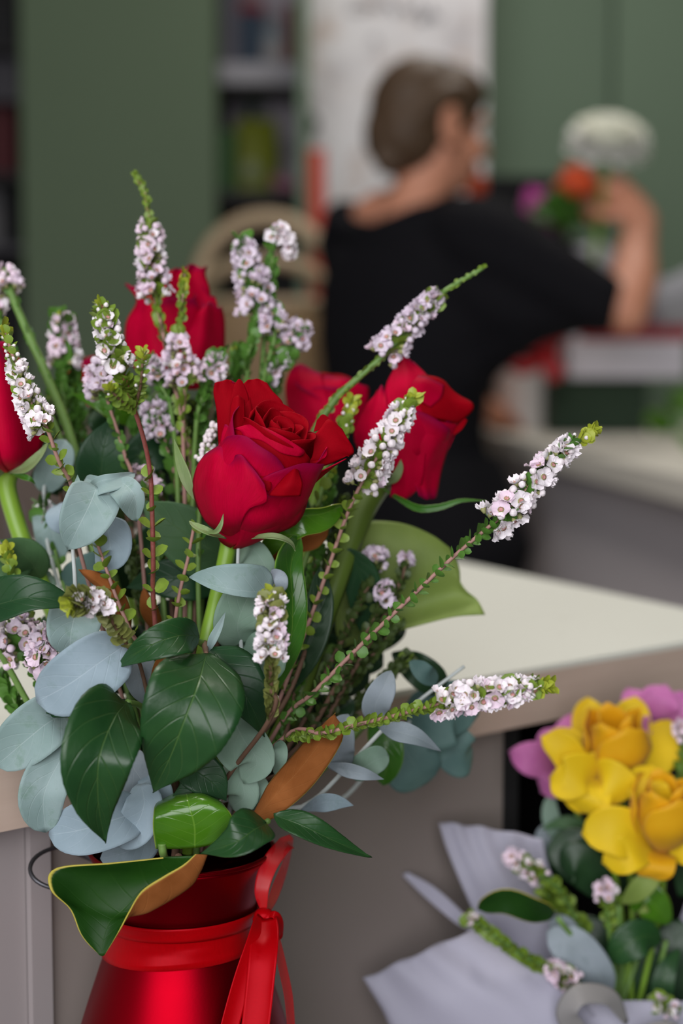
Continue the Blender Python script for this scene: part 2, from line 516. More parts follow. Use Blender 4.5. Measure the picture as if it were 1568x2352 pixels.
FLO = {
 'white': [floret_mesh('floret', .9, M['fl_white'], 1), floret_mesh('floret', .6, M['fl_white'], 2), floret_mesh('floret', .38, M['fl_white'], 3), floret_mesh('floret', .5, M['fl_white'], 11), floret_mesh('floret', .32, M['fl_white'], 12), floret_mesh('floret', .8, M['fl_pink'], 4)],
 'lilac': [floret_mesh('floret', .8, M['fl_lilac'], 5), floret_mesh('floret', .55, M['fl_lilac'], 6), floret_mesh('floret', .38, M['fl_lilac'], 13), floret_mesh('floret', .45, M['fl_pink'], 7)],
 'pink': [floret_mesh('floret', .85, M['fl_pink'], 8), floret_mesh('floret', .5, M['fl_lilac'], 9), floret_mesh('floret', .4, M['fl_white'], 10), floret_mesh('floret', .55, M['fl_pink'], 14)],
}
BUD = {'white': bud_mesh('flower_bud', M['fl_bud']), 'lilac': bud_mesh('flower_bud', M['fl_lilac']), 'pink': bud_mesh('flower_bud', M['fl_pink'])}

def put(me, name, parent, loc, zdir, size, spin):
    o = bpy.data.objects.new(name, me); COL.objects.link(o)
    o.parent = parent
    q = zdir.to_track_quat('Z', 'Y') @ Quaternion((0,0,1), spin)
    o.matrix_basis = Matrix.Translation(loc - worldloc(parent)) @ q.to_matrix().to_4x4() @ Matrix.Diagonal((size,size,size,1))
    return o

def tiny_leaf(m, b, d, up, L, W, mat=0, cup=.35):
    """small cupped leaf: base b, direction d, inner face towards up"""
    d = d.normalized(); s = d.cross(up)
    s = s.normalized() if s.length > 1e-5 else d.orthogonal().normalized()
    n = s.cross(d).normalized()
    rows = []
    for v, w in ((0,.25),(.22,.80),(.5,1),(.78,.78),(1,.12)):
        c = b + d*L*v + n*L*.22*v*v
        rows.append([c - s*W*w + n*W*cup*w, c - n*0, c + s*W*w + n*W*cup*w])
    m.grid(rows, mat)

def sprig(label, path, zones, twig='twig_pink', stem_r=(3,4), kind='white', seed=0, leafm=('sprig_leaf','sprig_tip'), vase=True, name='heath_flower_sprig', group=None, bare=False, n=60, cat='flower'):
    """path tip -> base of (px,py,D); zones measured in path index:
       ('f',t0,t1,count,r0,r1,size)  florets;  ('b',...) buds;  ('l',t0,t1,pairs,size,spread) leaf pairs;  ('t',...) tip leaves"""
    r = random.Random(seed+100)
    root = empty(name, P(*path[-1]), label, cat, group)
    W = [P(*p) for p in path]
    full = W + (into_vase(W[-1], seed) if vase else [])
    c = curve(full, n)
    D0 = path[0][2]
    m = MB(); m.tube(c, [(stem_r[0]+(stem_r[1]-stem_r[0])*min(1, i/n*1.5))*D0/F for i in range(n+1)], 7)
    m.build('stem', M[twig], root)
    fol = MB()
    fz = [(z[1], z[2]) for z in zones if z[0] == 'f']
    for z in zones:
        kk, t0, t1, cnt = z[:4]
        for i in range(cnt):
            t = t0 + (t1-t0)*(i+.5)/cnt
            p = Vector(cr(W, t)); q0 = Vector(cr(W, max(0, t-.05))); q1 = Vector(cr(W, min(len(W)-1, t+.05)))
            tan = (q0-q1); tan = tan.normalized() if tan.length > 1e-9 else Vector((0,0,1))   # towards the tip
            D = (p-CAM).dot(FWD); px = D/F
            a = tan.orthogonal().normalized(); b = tan.cross(a)
            if kk in 'fb':
                r0, r1, sz = z[4:7]
                f = (i+.5)/cnt
                ang = 2.4*i + r.uniform(-.35,.35)
                rad = (r0+(r1-r0)*f)*px*r.uniform(.82,1.08)
                o = a*math.cos(ang) + b*math.sin(ang)
                s = sz*px*r.uniform(.85,1.15)
                zd = (o + tan*r.uniform(.0,.9) + Vector((r.uniform(-.5,.5),r.uniform(-.5,.5),r.uniform(-.5,.5)))).normalized()
                base = p + o*max(0, rad - .35*s)
                isb = kk == 'b' or r.random() < .36
                me = BUD[kind] if isb else r.choice(FLO[kind])
                put(me, 'flower_bud' if isb else 'floret', root, base, zd, s*(.42 if isb else .56), r.random()*6)
                if r.random() < .6:    # pedicel
                    fol.tube([p, base + zd*-.1*s], .9*px, 4, 0)
            else:
                sz, spr = z[4:6]
                mt = 1 if kk == 't' else 0
                ang = (i % 2)*PI/2 + r.uniform(-.2,.2) + seed
                for sgn in (0, PI):
                    o = a*math.cos(ang+sgn) + b*math.sin(ang+sgn)
                    d = o*spr + tan*(1-spr)
                    s = sz*px*r.uniform(.8,1.2)*(1.5 if kk == 'l' and any(q[0] <= t <= q[1] for q in fz) else 1)
                    nn = (tan if spr > .3 else -o) + Vector((r.uniform(-1,1), r.uniform(-1.3,.3), r.uniform(-1,1)))*.75
                    tiny_leaf(fol, p + o*stem_r[0]*px*.7, d, nn, s, s*r.uniform(.38,.58), mt)
    if fol.f: fol.build('foliage', [M[x] for x in leafm], root)
    return root
# ------------------------------------------------------------------ vase and ribbon
M['vase'] = None
def vase_mat():
    k = NT('satin_red_lacquer')
    n = k.noise(25, 3)
    c = k.mix(n, (.24,.0006,.006,1), (.30,.001,.008,1))
    b = k.pbsdf(c, .44, Metallic=1.0)
    k.l(k.bump(k.noise(900, 2), .05, .0003), b.inputs['Normal'])
    return k.done(b.outputs[0])
M['vase'] = vase_mat()
k = NT('satin_ribbon')
tc = k.n('ShaderNodeTexCoord'); mp = k.n('ShaderNodeMapping'); mp.inputs['Scale'].default_value = (1, 60, 1); k.l(tc.outputs['UV'], mp.inputs[0])
st = k.noise(4, 3, .6, vec=mp.outputs[0])
b = k.pbsdf(k.mix(st, (.36,.0006,.003,1), (.52,.001,.004,1)), .30); b.inputs['Specular IOR Level'].default_value = .5; b.inputs['Specular Tint'].default_value = (1,.08,.12,1)
b.inputs['Anisotropic'].default_value = .6
t = k.n('ShaderNodeBsdfTranslucent'); t.inputs[0].default_value = (.8,.004,.006,1)
ms = k.n('ShaderNodeMixShader'); ms.inputs[0].default_value = .18
k.l(b.outputs[0], ms.inputs[1]); k.l(t.outputs[0], ms.inputs[2]); M['ribbon'] = k.done(ms.outputs[0])
k = NT('sheer_ribbon')
tr = k.n('ShaderNodeBsdfTransparent'); b = k.pbsdf((.75,.004,.012,1), .35)
ms = k.n('ShaderNodeMixShader'); ms.inputs[0].default_value = .5
k.l(tr.outputs[0], ms.inputs[1]); k.l(b.outputs[0], ms.inputs[2]); M['sheer'] = k.done(ms.outputs[0])

STAND_Z = VC.z - .165
vase = empty('flower_vase', (VC.x, VC.y, STAND_Z), 'flared satin red metal vase holding the rose bouquet', 'vase')
prof_out = [(.0500,-.1645),(.0525,-.160),(.0520,-.140),(.0485,-.105),(.0435,-.078),(.0385,-.062),(.0335,-.047),(.0298,-.036),(.0288,-.029),(.0300,-.021),(.0330,-.011),(.0366,-.002),(.0375,0)]
m = MB()
m.lathe([(r, z) for r, z in prof_out] + [(r-.0011, z) for r, z in prof_out[::-1][1:]], VC, 72)
m.build('body', M['vase'], vase)
m = MB(); m.lathe([(.0369+.0009*math.cos(a*PI/6), .0003+.0009*math.sin(a*PI/6)) for a in range(13)], VC, 72)
m.build('rim', M['vase'], vase)

# ribbon round the neck: a thing of its own, tied at the right
rb = empty('satin_ribbon', VC + Vector((.03,-.005,-.034)), 'red satin ribbon tied in a bow round the vase neck', 'ribbon')
def vase_r(z):
    for (a, b), (c, d) in zip(prof_out, prof_out[1:]):
        if b <= z <= d: return a + (c-a)*(z-b)/(d-b)
    return .03
rows = []
for i in range(73):
    a = 2*PI*i/72
    dz = .0025*math.sin(a+2.2)
    row = []
    for j in range(7):
        z = -.0265 - .0140*j/6 + dz
        row.append(VC + Vector((math.cos(a), math.sin(a), 0))*(vase_r(z)+.0009+.00018*math.sin(j*2.1+a*5)) + Vector((0,0,z)))
    rows.append(row)
m = MB(); m.sheet(rows, .0003, 0, 0, flip=True); m.build('band', M['ribbon'], rb)
rows = []
for i in range(73):      # upper, creased turn of the band
    a = 2*PI*i/72
    row = []
    for j in range(5):
        z = -.0240 - .0060*j/4 + .0018*math.sin(a+2.6)
        row.append(VC + Vector((math.cos(a), math.sin(a), 0))*(vase_r(z)+.0016+.0002*math.sin(j*2+a*3)) + Vector((0,0,z)))
    rows.append(row)
m = MB(); m.sheet(rows, .0003, 0, 0, flip=True); m.build('band', M['ribbon'], rb)

def ribbon_strip(name, path, w, mat, twist=(0,), nv=30, nu=6, crease=.4):
    rows = leaf_rows(path, w, w, 'strap2', roll=twist, cup=crease, nv=nv, nu=nu)
    m = MB(); m.sheet(rows, .00025, 0, 0); return m.build(name, mat, rb)
PROF['strap2'] = [(0,.75),(.12,1),(.5,1),(.9,1),(1,1)]
PROF['loop'] = [(0,.3),(.12,.8),(.3,1),(.7,1),(.88,.8),(1,.3)]
def ribbon_loop(path, w, mat, twist, name='loop'):
    m = MB(); m.sheet(leaf_rows(path, w, w, 'loop', roll=twist, nv=40, nu=4), .00025, 0, 0)
    return m.build(name, mat, rb)
KN = (606, 2104, .672)
m = MB(); m.ball(P(*KN), .0036, 0, 14, (1.15,.9,.95)); m.ball(P(616,2112,.671), .0026, 0, 12, (1,.9,1.3)); m.ball(P(598,2112,.671), .0027, 0, 12, (1.2,.9,.8))
m.build('knot', M['ribbon'], rb)
ribbon_loop([(606,2098,.673),(600,2050,.670),(612,2000,.672),(634,1962,.678),(662,1936,.69),(656,1985,.695),(634,2045,.688),(612,2098,.676)], 20, M['sheer'], (.5,.3,.3,.5,1.2,.9,.6))
ribbon_loop([(606,2104,.672),(630,2100,.668),(642,2120,.67),(640,2150,.674),(625,2150,.676),(612,2118,.674)], 11, M['ribbon'], (.8,.6,.9,1.2))
ribbon_strip('tail', [(604,2108,.669),(588,2160,.658),(560,2240,.652),(534,2330,.648),(512,2420,.645)], 22, M['ribbon'], (.35,.25,.3), crease=.25)
ribbon_strip('tail', [(612,2110,.668),(606,2180,.655),(598,2260,.650),(588,2350,.646),(575,2440,.644)], 33, M['ribbon'], (-.25,-.15,-.2), crease=.3)
ribbon_strip('tail', [(618,2110,.672),(636,2170,.672),(650,2230,.674),(662,2290,.676),(668,2360,.678),(672,2430,.68)], 14, M['sheer'], (.9,.8,1.0), crease=.2)

# ------------------------------------------------------------------ roses
RS = ('rose_out','rose_in')      # outer face crimson, inner face scarlet
RI = ('rose_in','rose_out')
def rose(label, base, group='red roses in the vase'):
    return empty('red_rose', P(*base), label, 'rose', group)

# -- the front rose
r1 = rose('front red rose with open scarlet centre, sharpest bloom of the bouquet', (528,1240,.672))
O = P(530,1240,.672); axis = P(662,952,.646) - O
Lb = axis.length
hspec = []
for i, (r0, zt) in enumerate([(.0020,.93),(.0032,.94),(.0043,.95),(.0054,.955),(.0066,.96),(.0078,.965),(.0090,.97),(.0102,.975),(.0114,.975),(.0126,.975),(.0138,.97),(.0150,.965)]):
    hspec.append(dict(aw=1.25 if i > 2 else 1.9, r0=r0, zb=.45*Lb, zt=zt*Lb, close=.12, curl=.0007+.00018*i, ripple=.0005, nu=14, nv=10, bulge=.5))
bl1 = heart(r1, O, axis, hspec, ('rose_in','rose_in'), 4)
X, Y, Z = frame(axis)
for i, (ph, r0, zt) in enumerate([(0,.0200,.90),(1.3,.0208,.88),(2.5,.0212,.86),(3.8,.0205,.86),(5.0,.0200,.9)]):
    m = MB(); m.sheet(rose_petal(O, X, Y, Z, ph, .95, r0, -.0005, zt*Lb, .08, .001, 0, .0008, seed=i), .00035, 0, 1)
    m.build('petal', [M['rose_out'], M['rose_in']], bl1)
DR = .66
def pt(parent, g, mats=RS, D=DR, **k): return patch(parent, 'petal', g, D, mats, **k)
pt(bl1, [[(519,1232,-40),(526,1240,-30),(533,1243,-25),(541,1242,-25),(550,1240,-25)],
         [(470,1197,-10),(495,1200,60),(520,1201,85),(540,1200,95),(556,1198,98)],
         [(442,1128,-10),(475,1128,90),(512,1130,125),(545,1150,135),(574,1168,135)],
         [(450,1075,-10),(485,1060,85),(524,1086,120),(562,1090,154),(611,1152,150)],
         [(468,1046,0),(510,1020,78),(529,1052,108),(556,1046,152),(606,1112,164)]], ripple=3, nu=24)
pt(bl1, [[(535,1243,-35),(550,1243,-30),(575,1241,-30),(600,1238,-35)],
         [(550,1200,88),(600,1208,84),(640,1202,55),(682,1203,-20)],
         [(560,1165,118),(610,1164,115),(665,1152,80),(712,1135,-20)],
         [(580,1140,126),(640,1132,125),(695,1112,85),(727,1080,-20)]])
pt(bl1, [[(616,1138,143),(650,1141,152),(690,1140,138)],
         [(634,1116,148),(664,1112,162),(695,1112,146)],
         [(655,1092,140),(674,1082,148),(688,1087,136)],
         [(677,1069,126),(680,1068,126),(683,1070,122)]], RI)
pt(bl1, [[(590,1150,100),(620,1145,112),(655,1125,108),(700,1095,80)],
         [(560,1070,112),(610,1078,137),(655,1070,132),(712,1058,98)],
         [(540,1010,104),(590,1022,136),(640,1036,142),(703,1042,115)],
         [(535,986,92),(583,976,118),(640,1000,138),(698,1034,120)],
         [(541,992,80),(583,984,105),(638,1010,126),(690,1040,108)]], ('rose_in','rose_in'))
pt(bl1, [[(560,1006,120),(600,1012,140),(645,1040,146),(690,1050,124)], [(552,990,112),(592,990,136),(642,1018,148),(698,1042,126)], [(536,984,94),(584,975,122),(640,998,142),(699,1033,124)], [(543,984,84),(586,977,110),(640,1000,130),(694,1034,112)]])
pt(bl1, [[(505,1047,70),(520,1052,92),(537,1048,102)],
         [(507,1005,64),(526,1010,86),(546,1022,100)],
         [(516,974,58),(524,979,70),(548,1016,97)]])
pt(bl1, [[(535,1050,112),(570,1098,137),(617,1130,138)],
         [(545,1025,113),(585,1066,140),(623,1116,140)],
         [(556,1007,106),(588,1042,132),(621,1084,132)]], ('rose_in','rose_in'))
pt(bl1, [[(505,1065,0),(540,1065,40),(590,1065,60)], [(500,1000,0),(530,1000,20),(580,960,20)],
         [(497,945,0),(525,935,10),(575,920,0)], [(490,902,0),(518,892,-3),(572,888,-20)], [(493,880,0),(520,872,-5),(536,878,-10)]], RI, ripple=2)
pt(bl1, [[(535,990,30),(555,990,20),(575,985,10)], [(530,930,20),(550,920,10),(572,920,0)], [(536,890,5),(550,880,0),(563,890,-5)], [(542,877,0),(549,870,-2),(557,876,-5)]], RI)
pt(bl1, [[(560,970,10),(600,960,0),(655,950,-10)], [(553,925,5),(600,912,-12),(648,922,-20)], [(556,888,-5),(590,882,-18),(626,898,-25)], [(567,874,-10),(590,870,-18),(613,879,-25)]], RI, ripple=2)
pt(bl1, [[(526,992,66),(545,998,78),(562,990,68)], [(528,945,52),(545,948,66),(562,938,50)], [(534,914,44),(547,908,52),(561,918,42)]], RI)
pt(bl1, [[(690,1078,60),(716,1050,62),(722,998,50)], [(720,1077,50),(747,1040,55),(735,984,45)], [(757,1066,40),(780,1028,46),(756,962,35)], [(790,1052,30),(813,1036,32),(786,986,30)]], RI, flip=True, ripple=3)
pt(bl1, [[(720,992,34),(728,965,30)], [(746,985,27),(744,952,24)], [(775,992,20),(776,981,18)]], RI, flip=True)
pt(bl1, [[(690,1105,55),(740,1080,42),(795,1052,26)], [(702,1128,0),(738,1094,10),(772,1066,8)]])
pt(bl1, [[(700,1062,72),(745,1052,66),(752,1026,60)], [(690,1085,70),(725,1066,72),(748,1034,70)]])
stem(r1, [(528,1236,.674),(515,1300,.672),(494,1390,.668),(474,1475,.665),(455,1600,.668)], 20, 17, 'rose_stem', seed=1, n=40)
m = MB(); m.ball(P(530,1238,.673), .0036, 0, 12, (1.1,1.1,.8)); m.build('receptacle', M['rose_stem'], r1)
leaf(r1, 'sepal', [(566,1238,.662),(600,1233,.652),(640,1236,.650),(668,1248,.654),(679,1266,.658)], 13, 7, 'lance', ('sepal','sepal'), roll=.9, fold=.3)
leaf(r1, 'sepal', [(520,1236,.655),(480,1222,.648),(450,1208,.650),(434,1196,.654)], 14, 10, 'lance', ('sepal','sepal'), roll=-.6, fold=.5)
leaf(r1, 'sepal', [(470,1224,.648),(496,1222,.642),(508,1205,.640),(513,1180,.641)], 7, 5, 'lance', ('sepal','sepal'), fold=.3)
leaf(r1, 'sepal', [(446,1150,.664),(425,1110,.662),(408,1060,.664),(399,1008,.668)], 7, 22, 'lance', ('sepal','sepal'), roll=.2, fold=.4)
leaf(r1, 'leaf', [(474,1500,.640),(455,1570,.618),(425,1650,.612),(390,1740,.618),(351,1818,.628)], 118, 108, 'rose', fold=.16, serr=.035, wave=5, nv=46, seed=5)
leaf(r1, 'leaf', [(458,1462,.645),(410,1460,.630),(340,1485,.626),(264,1532,.636)], 50, 42, 'rose', fold=.3, roll=-.25, serr=.035, wave=4, nv=36, seed=6)
leaf(r1, 'leaf', [(488,1490,.650),(525,1545,.640),(570,1610,.640),(608,1690,.648)], 68, 60, 'rose', ('rose_leaf_dark','rose_leaf_pale'), fold=.25, roll=.3, serr=.03, wave=4, nv=36, seed=7)
stem(r1, [(470,1478,.660),(472,1492,.648),(474,1502,.640)], 8, 5, 'twig_brown', 'leaf_stalk', vase=False, n=8)
stem(r1, [(468,1480,.660),(440,1462,.650),(420,1420,.65)], 9, 5, 'twig_green', 'leaf_stalk', vase=False, n=8)

# -- the rose behind, upper left
r2 = rose('tall red rose at upper left behind the pink heath spikes', (400,895,.785))
D2 = .785
O = P(400,895,.785); axis = P(402,640,.775) - O; L2 = axis.length
bl2 = heart(r2, O, axis, [dict(aw=1.2, r0=.004+.0018*i, zb=.2*L2, zt=(.93 - .012*i)*L2, close=.25, curl=.001, ripple=.0008, nu=12, nv=10, bulge=.6) for i in range(8)], RS, 20)
pt(bl2, [[(372,890,10),(400,900,30),(430,890,20)], [(296,830,0),(350,840,85),(400,840,95)], [(288,745,0),(340,750,90),(392,745,90)], [(313,692,0),(342,690,62),(388,662,60)], [(286,655,0),(320,652,40),(372,626,40)]], RS, D2, ripple=9)
pt(bl2, [[(390,890,10),(430,890,10),(470,880,0)], [(380,760,40),(430,765,40),(490,765,0)], [(388,665,25),(432,672,15),(482,668,-10)], [(386,628,10),(424,640,5),(472,632,-10)], [(396,622,5),(436,610,0),(476,613,-12)]], RS, D2, ripple=9)
pt(bl2, [[(400,892,30),(450,895,50),(490,880,20)], [(400,830,85),(460,825,95),(514,825,0)], [(420,752,72),(470,722,78),(517,742,0)], [(430,735,60),(476,698,60),(510,706,0)]], RS, D2, ripple=9)
pt(bl2, [[(440,780,40),(470,780,40),(495,780,10)], [(462,690,10),(480,695,10),(500,710,0)], [(464,655,0),(478,676,0),(494,682,-5)]], RS, D2)
pt(bl2, [[(330,760,30),(360,750,40),(395,740,40)], [(320,690,10),(350,680,10),(385,680,10)], [(328,650,-10),(355,636,-10),(384,628,-10)]], RS, D2)
stem(r2, [(400,890,.787),(410,960,.785),(425,1080,.775),(430,1300,.75),(428,1600,.72)], 18, 15, 'rose_stem', seed=2, n=40)
leaf(r2, 'sepal', [(392,892,.772),(365,905,.765),(335,935,.768)], 10, 10, 'lance', ('sepal','sepal'), fold=.3)
leaf(r2, 'leaf', [(420,1010,.77),(380,1020,.75),(320,1050,.745),(260,1100,.75)], 55, 55, 'rose', ('rose_leaf_dark','rose_leaf_pale'), fold=.2, serr=.03, nv=30)

# -- the rose on the right
r3 = rose('red rose at right against the black shirt, leaning right with drooping petals', (872,1110,.745))
D3 = .735
O = P(872,1105,.745); axis = P(1010,905,.728) - O; L3 = axis.length
bl3 = heart(r3, O, axis, [dict(aw=1.2, r0=.003+.0021*i, zb=.15*L3, zt=(.95-.012*i)*L3, close=.15, curl=.0012, ripple=.0008, nu=12, nv=10, bulge=.6) for i in range(8)], RS, 40)
pt(bl3, [[(858,1080,20),(885,1085,50),(915,1070,70)], [(812,1010,10),(850,1000,50),(900,985,70)], [(838,935,10),(866,925,40),(900,938,60)], [(864,905,0),(876,885,10),(897,918,30)]], RS, D3, ripple=5)
pt(bl3, [[(900,1060,70),(950,1050,85),(1000,1040,60)], [(893,960,75),(940,955,95),(1000,950,70)], [(884,892,40),(935,875,55),(990,880,40)], [(905,845,15),(930,838,20),(978,858,15)], [(920,819,5),(930,818,6),(950,832,5)]], RS, D3, ripple=5)
pt(bl3, [[(940,960,90),(960,900,75),(968,860,30)], [(990,960,80),(1005,910,60),(1000,865,20)], [(1035,968,45),(1045,925,30),(1022,876,0)], [(1052,975,15),(1088,932,5),(1035,895,-10)]], RI, D3, flip=True, ripple=4)
pt(bl3, [[(985,960,75),(1020,970,60),(1050,975,20)], [(960,1020,85),(995,1030,70),(1030,1030,10)], [(945,1080,75),(975,1090,60),(1014,1085,10)], [(962,1140,60),(985,1148,40),(1004,1142,10)]], RS, D3, flip=True, ripple=3)
pt(bl3, [[(905,980,80),(935,985,88),(985,985,75)], [(905,1060,80),(935,1070,88),(975,1075,75)], [(900,1110,60),(935,1125,65),(968,1118,55)], [(894,1142,45),(930,1150,45),(960,1122,45)]], RS, D3, flip=True, ripple=3)
pt(bl3, [[(930,905,92),(955,915,95),(990,935,80)], [(945,880,80),(975,885,80),(1015,912,55)], [(960,862,45),(985,868,45),(1020,885,25)]], RS, D3)
pt(bl3, [[(1036,985,20),(1052,975,16),(1066,958,8)], [(1042,1000,18),(1060,986,14),(1072,966,6)]], RS, D3)
stem(r3, [(872,1108,.745),(835,1170,.738),(795,1270,.73),(750,1400,.72),(640,1700,.71)], 30, 20, 'rose_stem_dull', seed=3, n=40)
leaf(r3, 'sepal', [(876,1120,.735),(915,1145,.722),(960,1168,.716),(1010,1165,.714),(1060,1150,.714),(1118,1150,.716)], 9, 8, 'lance', ('glossy','sepal'), fold=.3, serr=.25, nv=30)
leaf(r3, 'sepal', [(880,1115,.73),(905,1100,.72),(918,1075,.718),(920,1055,.718)], 10, 10, 'lance', ('sepal','sepal'), fold=.3)
leaf(r3, 'leaf', [(800,1260,.725),(830,1330,.73),(845,1420,.735),(850,1500,.74)], 42, 42, 'rose', ('rose_leaf_dark','rose_leaf_pale'), fold=.2, serr=.03, nv=30)

# -- the rose behind the front bloom
r4 = rose('red rose half hidden behind the front bloom and the heath stem', (740,1010,.81))
O = P(740,1010,.81); axis = P(755,845,.80) - O; L4 = axis.length
bl4 = heart(r4, O, axis, [dict(aw=1.2, r0=.005+.0016*i, zb=.1*L4, zt=(.92-.01*i)*L4, close=.1, curl=.002, ripple=.001, nu=12, nv=10, bulge=.6) for i in range(9)], RS, 60)
D4 = .80
pt(bl4, [[(680,1000,10),(720,1000,50),(770,1000,60)], [(660,940,0),(710,940,60),(760,940,65)], [(655,885,0),(690,880,40),(745,885,50)], [(668,845,0),(690,836,10),(738,858,20)]], RS, D4, ripple=3)
pt(bl4, [[(740,1000,50),(790,1000,50),(830,980,10)], [(750,940,60),(800,935,50),(846,920,0)], [(735,890,45),(785,885,40),(848,898,0)], [(745,862,20),(790,868,20),(845,888,0)]], RS, D4, ripple=3)
stem(r4, [(740,1010,.81),(730,1100,.80),(690,1300,.77),(600,1600,.73)], 18, 15, 'rose_stem', seed=4, n=40)

# -- the rose cut by the left edge
r5 = rose('red rose at the left edge with a broad green sepal below it', (22,1085,.722))
O = P(24,1086,.722); axis = P(-12,800,.712) - O; L5 = axis.length
bl5 = heart(r5, O, axis, [dict(aw=1.2, r0=.004+.0018*i, zb=.2*L5, zt=(.96-.01*i)*L5, close=.2, curl=.001, ripple=.0008, nu=12, nv=10, bulge=.6) for i in range(7)], RS, 80)
D5 = .712
pt(bl5, [[(10,1084,-20),(30,1082,-10),(50,1080,-20)], [(-60,1040,60),(20,1050,95),(92,1040,0)], [(-80,950,70),(10,960,110),(100,980,0)], [(-80,880,60),(0,870,90),(70,915,10)], [(-70,800,20),(-10,785,45),(40,880,20)]], RS, D5, ripple=3)
pt(bl5, [[(-20,1085,-20),(0,1086,-10),(20,1085,-15)], [(-120,1040,0),(-70,1050,80),(0,1050,98)], [(-135,950,0),(-80,950,95),(-10,960,113)], [(-110,850,0),(-70,830,70),(-10,870,94)], [(-90,790,0),(-50,775,20),(-5,782,40)]], RS, D5, ripple=3)
pt(bl5, [[(10,900,40),(35,920,35),(60,940,10)], [(-10,830,20),(15,840,15),(40,880,0)], [(-5,785,0),(10,784,0),(22,800,-5)]], RS, D5)
stem(r5, [(22,1084,.724),(18,1130,.722),(55,1250,.718),(120,1400,.712),(250,1700,.70)], 22, 18, 'rose_stem', seed=5, n=40)
leaf(r5, 'sepal', [(20,1086,.715),(60,1072,.695),(90,1045,.688),(112,1012,.69)], 12, 18, 'lance', ('sepal','sepal'), roll=.6, fold=.4)
leaf(r5, 'sepal', [(24,1088,.71),(50,1094,.698),(68,1100,.695),(82,1112,.698)], 7, 7, 'lance', ('glossy','sepal'), fold=.3)
leaf(r5, 'sepal', [(10,1086,.71),(-20,1085,.70),(-50,1070,.70)], 14, 14, 'lance', ('sepal','sepal'), fold=.3)
leaf(r5, 'leaf', [(60,1262,.712),(30,1285,.70),(-20,1310,.695),(-60,1330,.70)], 50, 42, 'rose', ('rose_leaf_pale','rose_leaf_pale'), fold=.2, serr=.03, nv=30)
leaf(r5, 'leaf', [(95,1330,.712),(70,1290,.70),(40,1262,.695),(0,1240,.69)], 44, 44, 'rose', ('rose_leaf_pale','rose_leaf_pale'), fold=.2, serr=.03, nv=30)

# -- a last rose far back left, a glimpse of petals
r6 = rose('red rose glimpsed far back left behind the pink heath cluster', (225,935,.85))
O = P(225,935,.85); axis = P(215,810,.845) - O; L6 = axis.length
bl6 = heart(r6, O, axis, [dict(aw=1.2, r0=.004+.002*i, zb=.1*L6, zt=(.95-.01*i)*L6, close=.05, curl=.002, ripple=.001, nu=12, nv=10, bulge=.6) for i in range(6)], RS, 90)
pt(bl6, [[(200,930,10),(225,935,40),(255,930,30)], [(184,880,0),(215,880,50),(255,870,40)], [(178,830,0),(205,820,30),(250,815,30)]], RS, .845, ripple=3)
stem(r6, [(225,935,.85),(240,1050,.83),(290,1300,.78),(360,1600,.73)], 17, 14, 'rose_stem', seed=6, n=40)

# -- rose foliage whose bloom is out of sight
def rose_foliage(label, leaves, stalk, seed, r=(7,9), mat='twig_green'):
    root = empty('rose_foliage_sprig', P(*stalk[0]), label, 'leaves', None)
    stem(root, stalk, r[0], r[1], mat, seed=seed)
    for i, (mid, wl, wr, kw) in enumerate(leaves):
        leaf(root, 'leaf', mid, wl, wr, 'rose', kw.pop('mats', ('rose_leaf','rose_leaf_pale')), serr=.035, nv=40, seed=seed*7+i, **kw)
    return root
rose_foliage('dark green toothed rose leaf hanging at left over the blue eucalyptus',
    [([(292,1612,.634),(262,1650,.615),(228,1740,.604),(225,1840,.610),(241,1935,.622)], 82, 96, dict(fold=.18, roll=.12, wave=5)),
     ([(300,1612,.64),(250,1615,.64),(150,1640,.645),(60,1640,.65)], 14, 26, dict(fold=.3, roll=1.0, mats=('rose_leaf_dark','rose_leaf_pale')))],
    [(292,1612,.634),(330,1630,.65),(370,1720,.665)], 21)
rose_foliage('pair of toothed rose leaves over the vase rim, one pointing right',
    [([(612,1892,.628),(585,1905,.618),(540,1935,.614),(462,1962,.622)], 48, 58, dict(fold=.22, roll=-.35, wave=3)),
     ([(628,1872,.634),(690,1895,.630),(760,1928,.632),(853,1970,.640)], 34, 36, dict(fold=.3, roll=.5, wave=3))],
    [(615,1886,.636),(600,1900,.66),(560,1930,.675)], 22)
rose_foliage('dark rose leaf at the left edge beside the curled heath tip',
    [([(-70,1400,.660),(-10,1390,.645),(80,1372,.638),(200,1392,.645)], 62, 48, dict(fold=.3, roll=.35, wave=3, mats=('rose_leaf_dark','rose_leaf_pale')))],
    [(-70,1400,.665),(0,1500,.68),(120,1700,.69)], 23)
rose_foliage('dull green rose leaves behind and left of the front rose stem',
    [([(560,1300,.712),(480,1260,.70),(390,1200,.695),(325,1150,.70)], 76, 70, dict(fold=.2, mats=('rose_leaf_pale','rose_leaf_pale'))),
     ([(520,1330,.71),(440,1330,.70),(360,1330,.70),(290,1350,.705)], 50, 50, dict(fold=.2, mats=('rose_leaf_dark','rose_leaf_pale')))],
    [(560,1310,.715),(540,1500,.71),(500,1700,.70)], 24)
rose_foliage('dark rounded leaf with a pale edge behind the round eucalyptus leaf',
    [([(230,1130,.725),(232,1080,.715),(240,1020,.712),(262,955,.715)], 60, 62, dict(fold=.25, roll=.15, mats=('rose_leaf_dark','rose_leaf_pale')))],
    [(230,1130,.73),(250,1300,.725),(330,1600,.70)], 25)
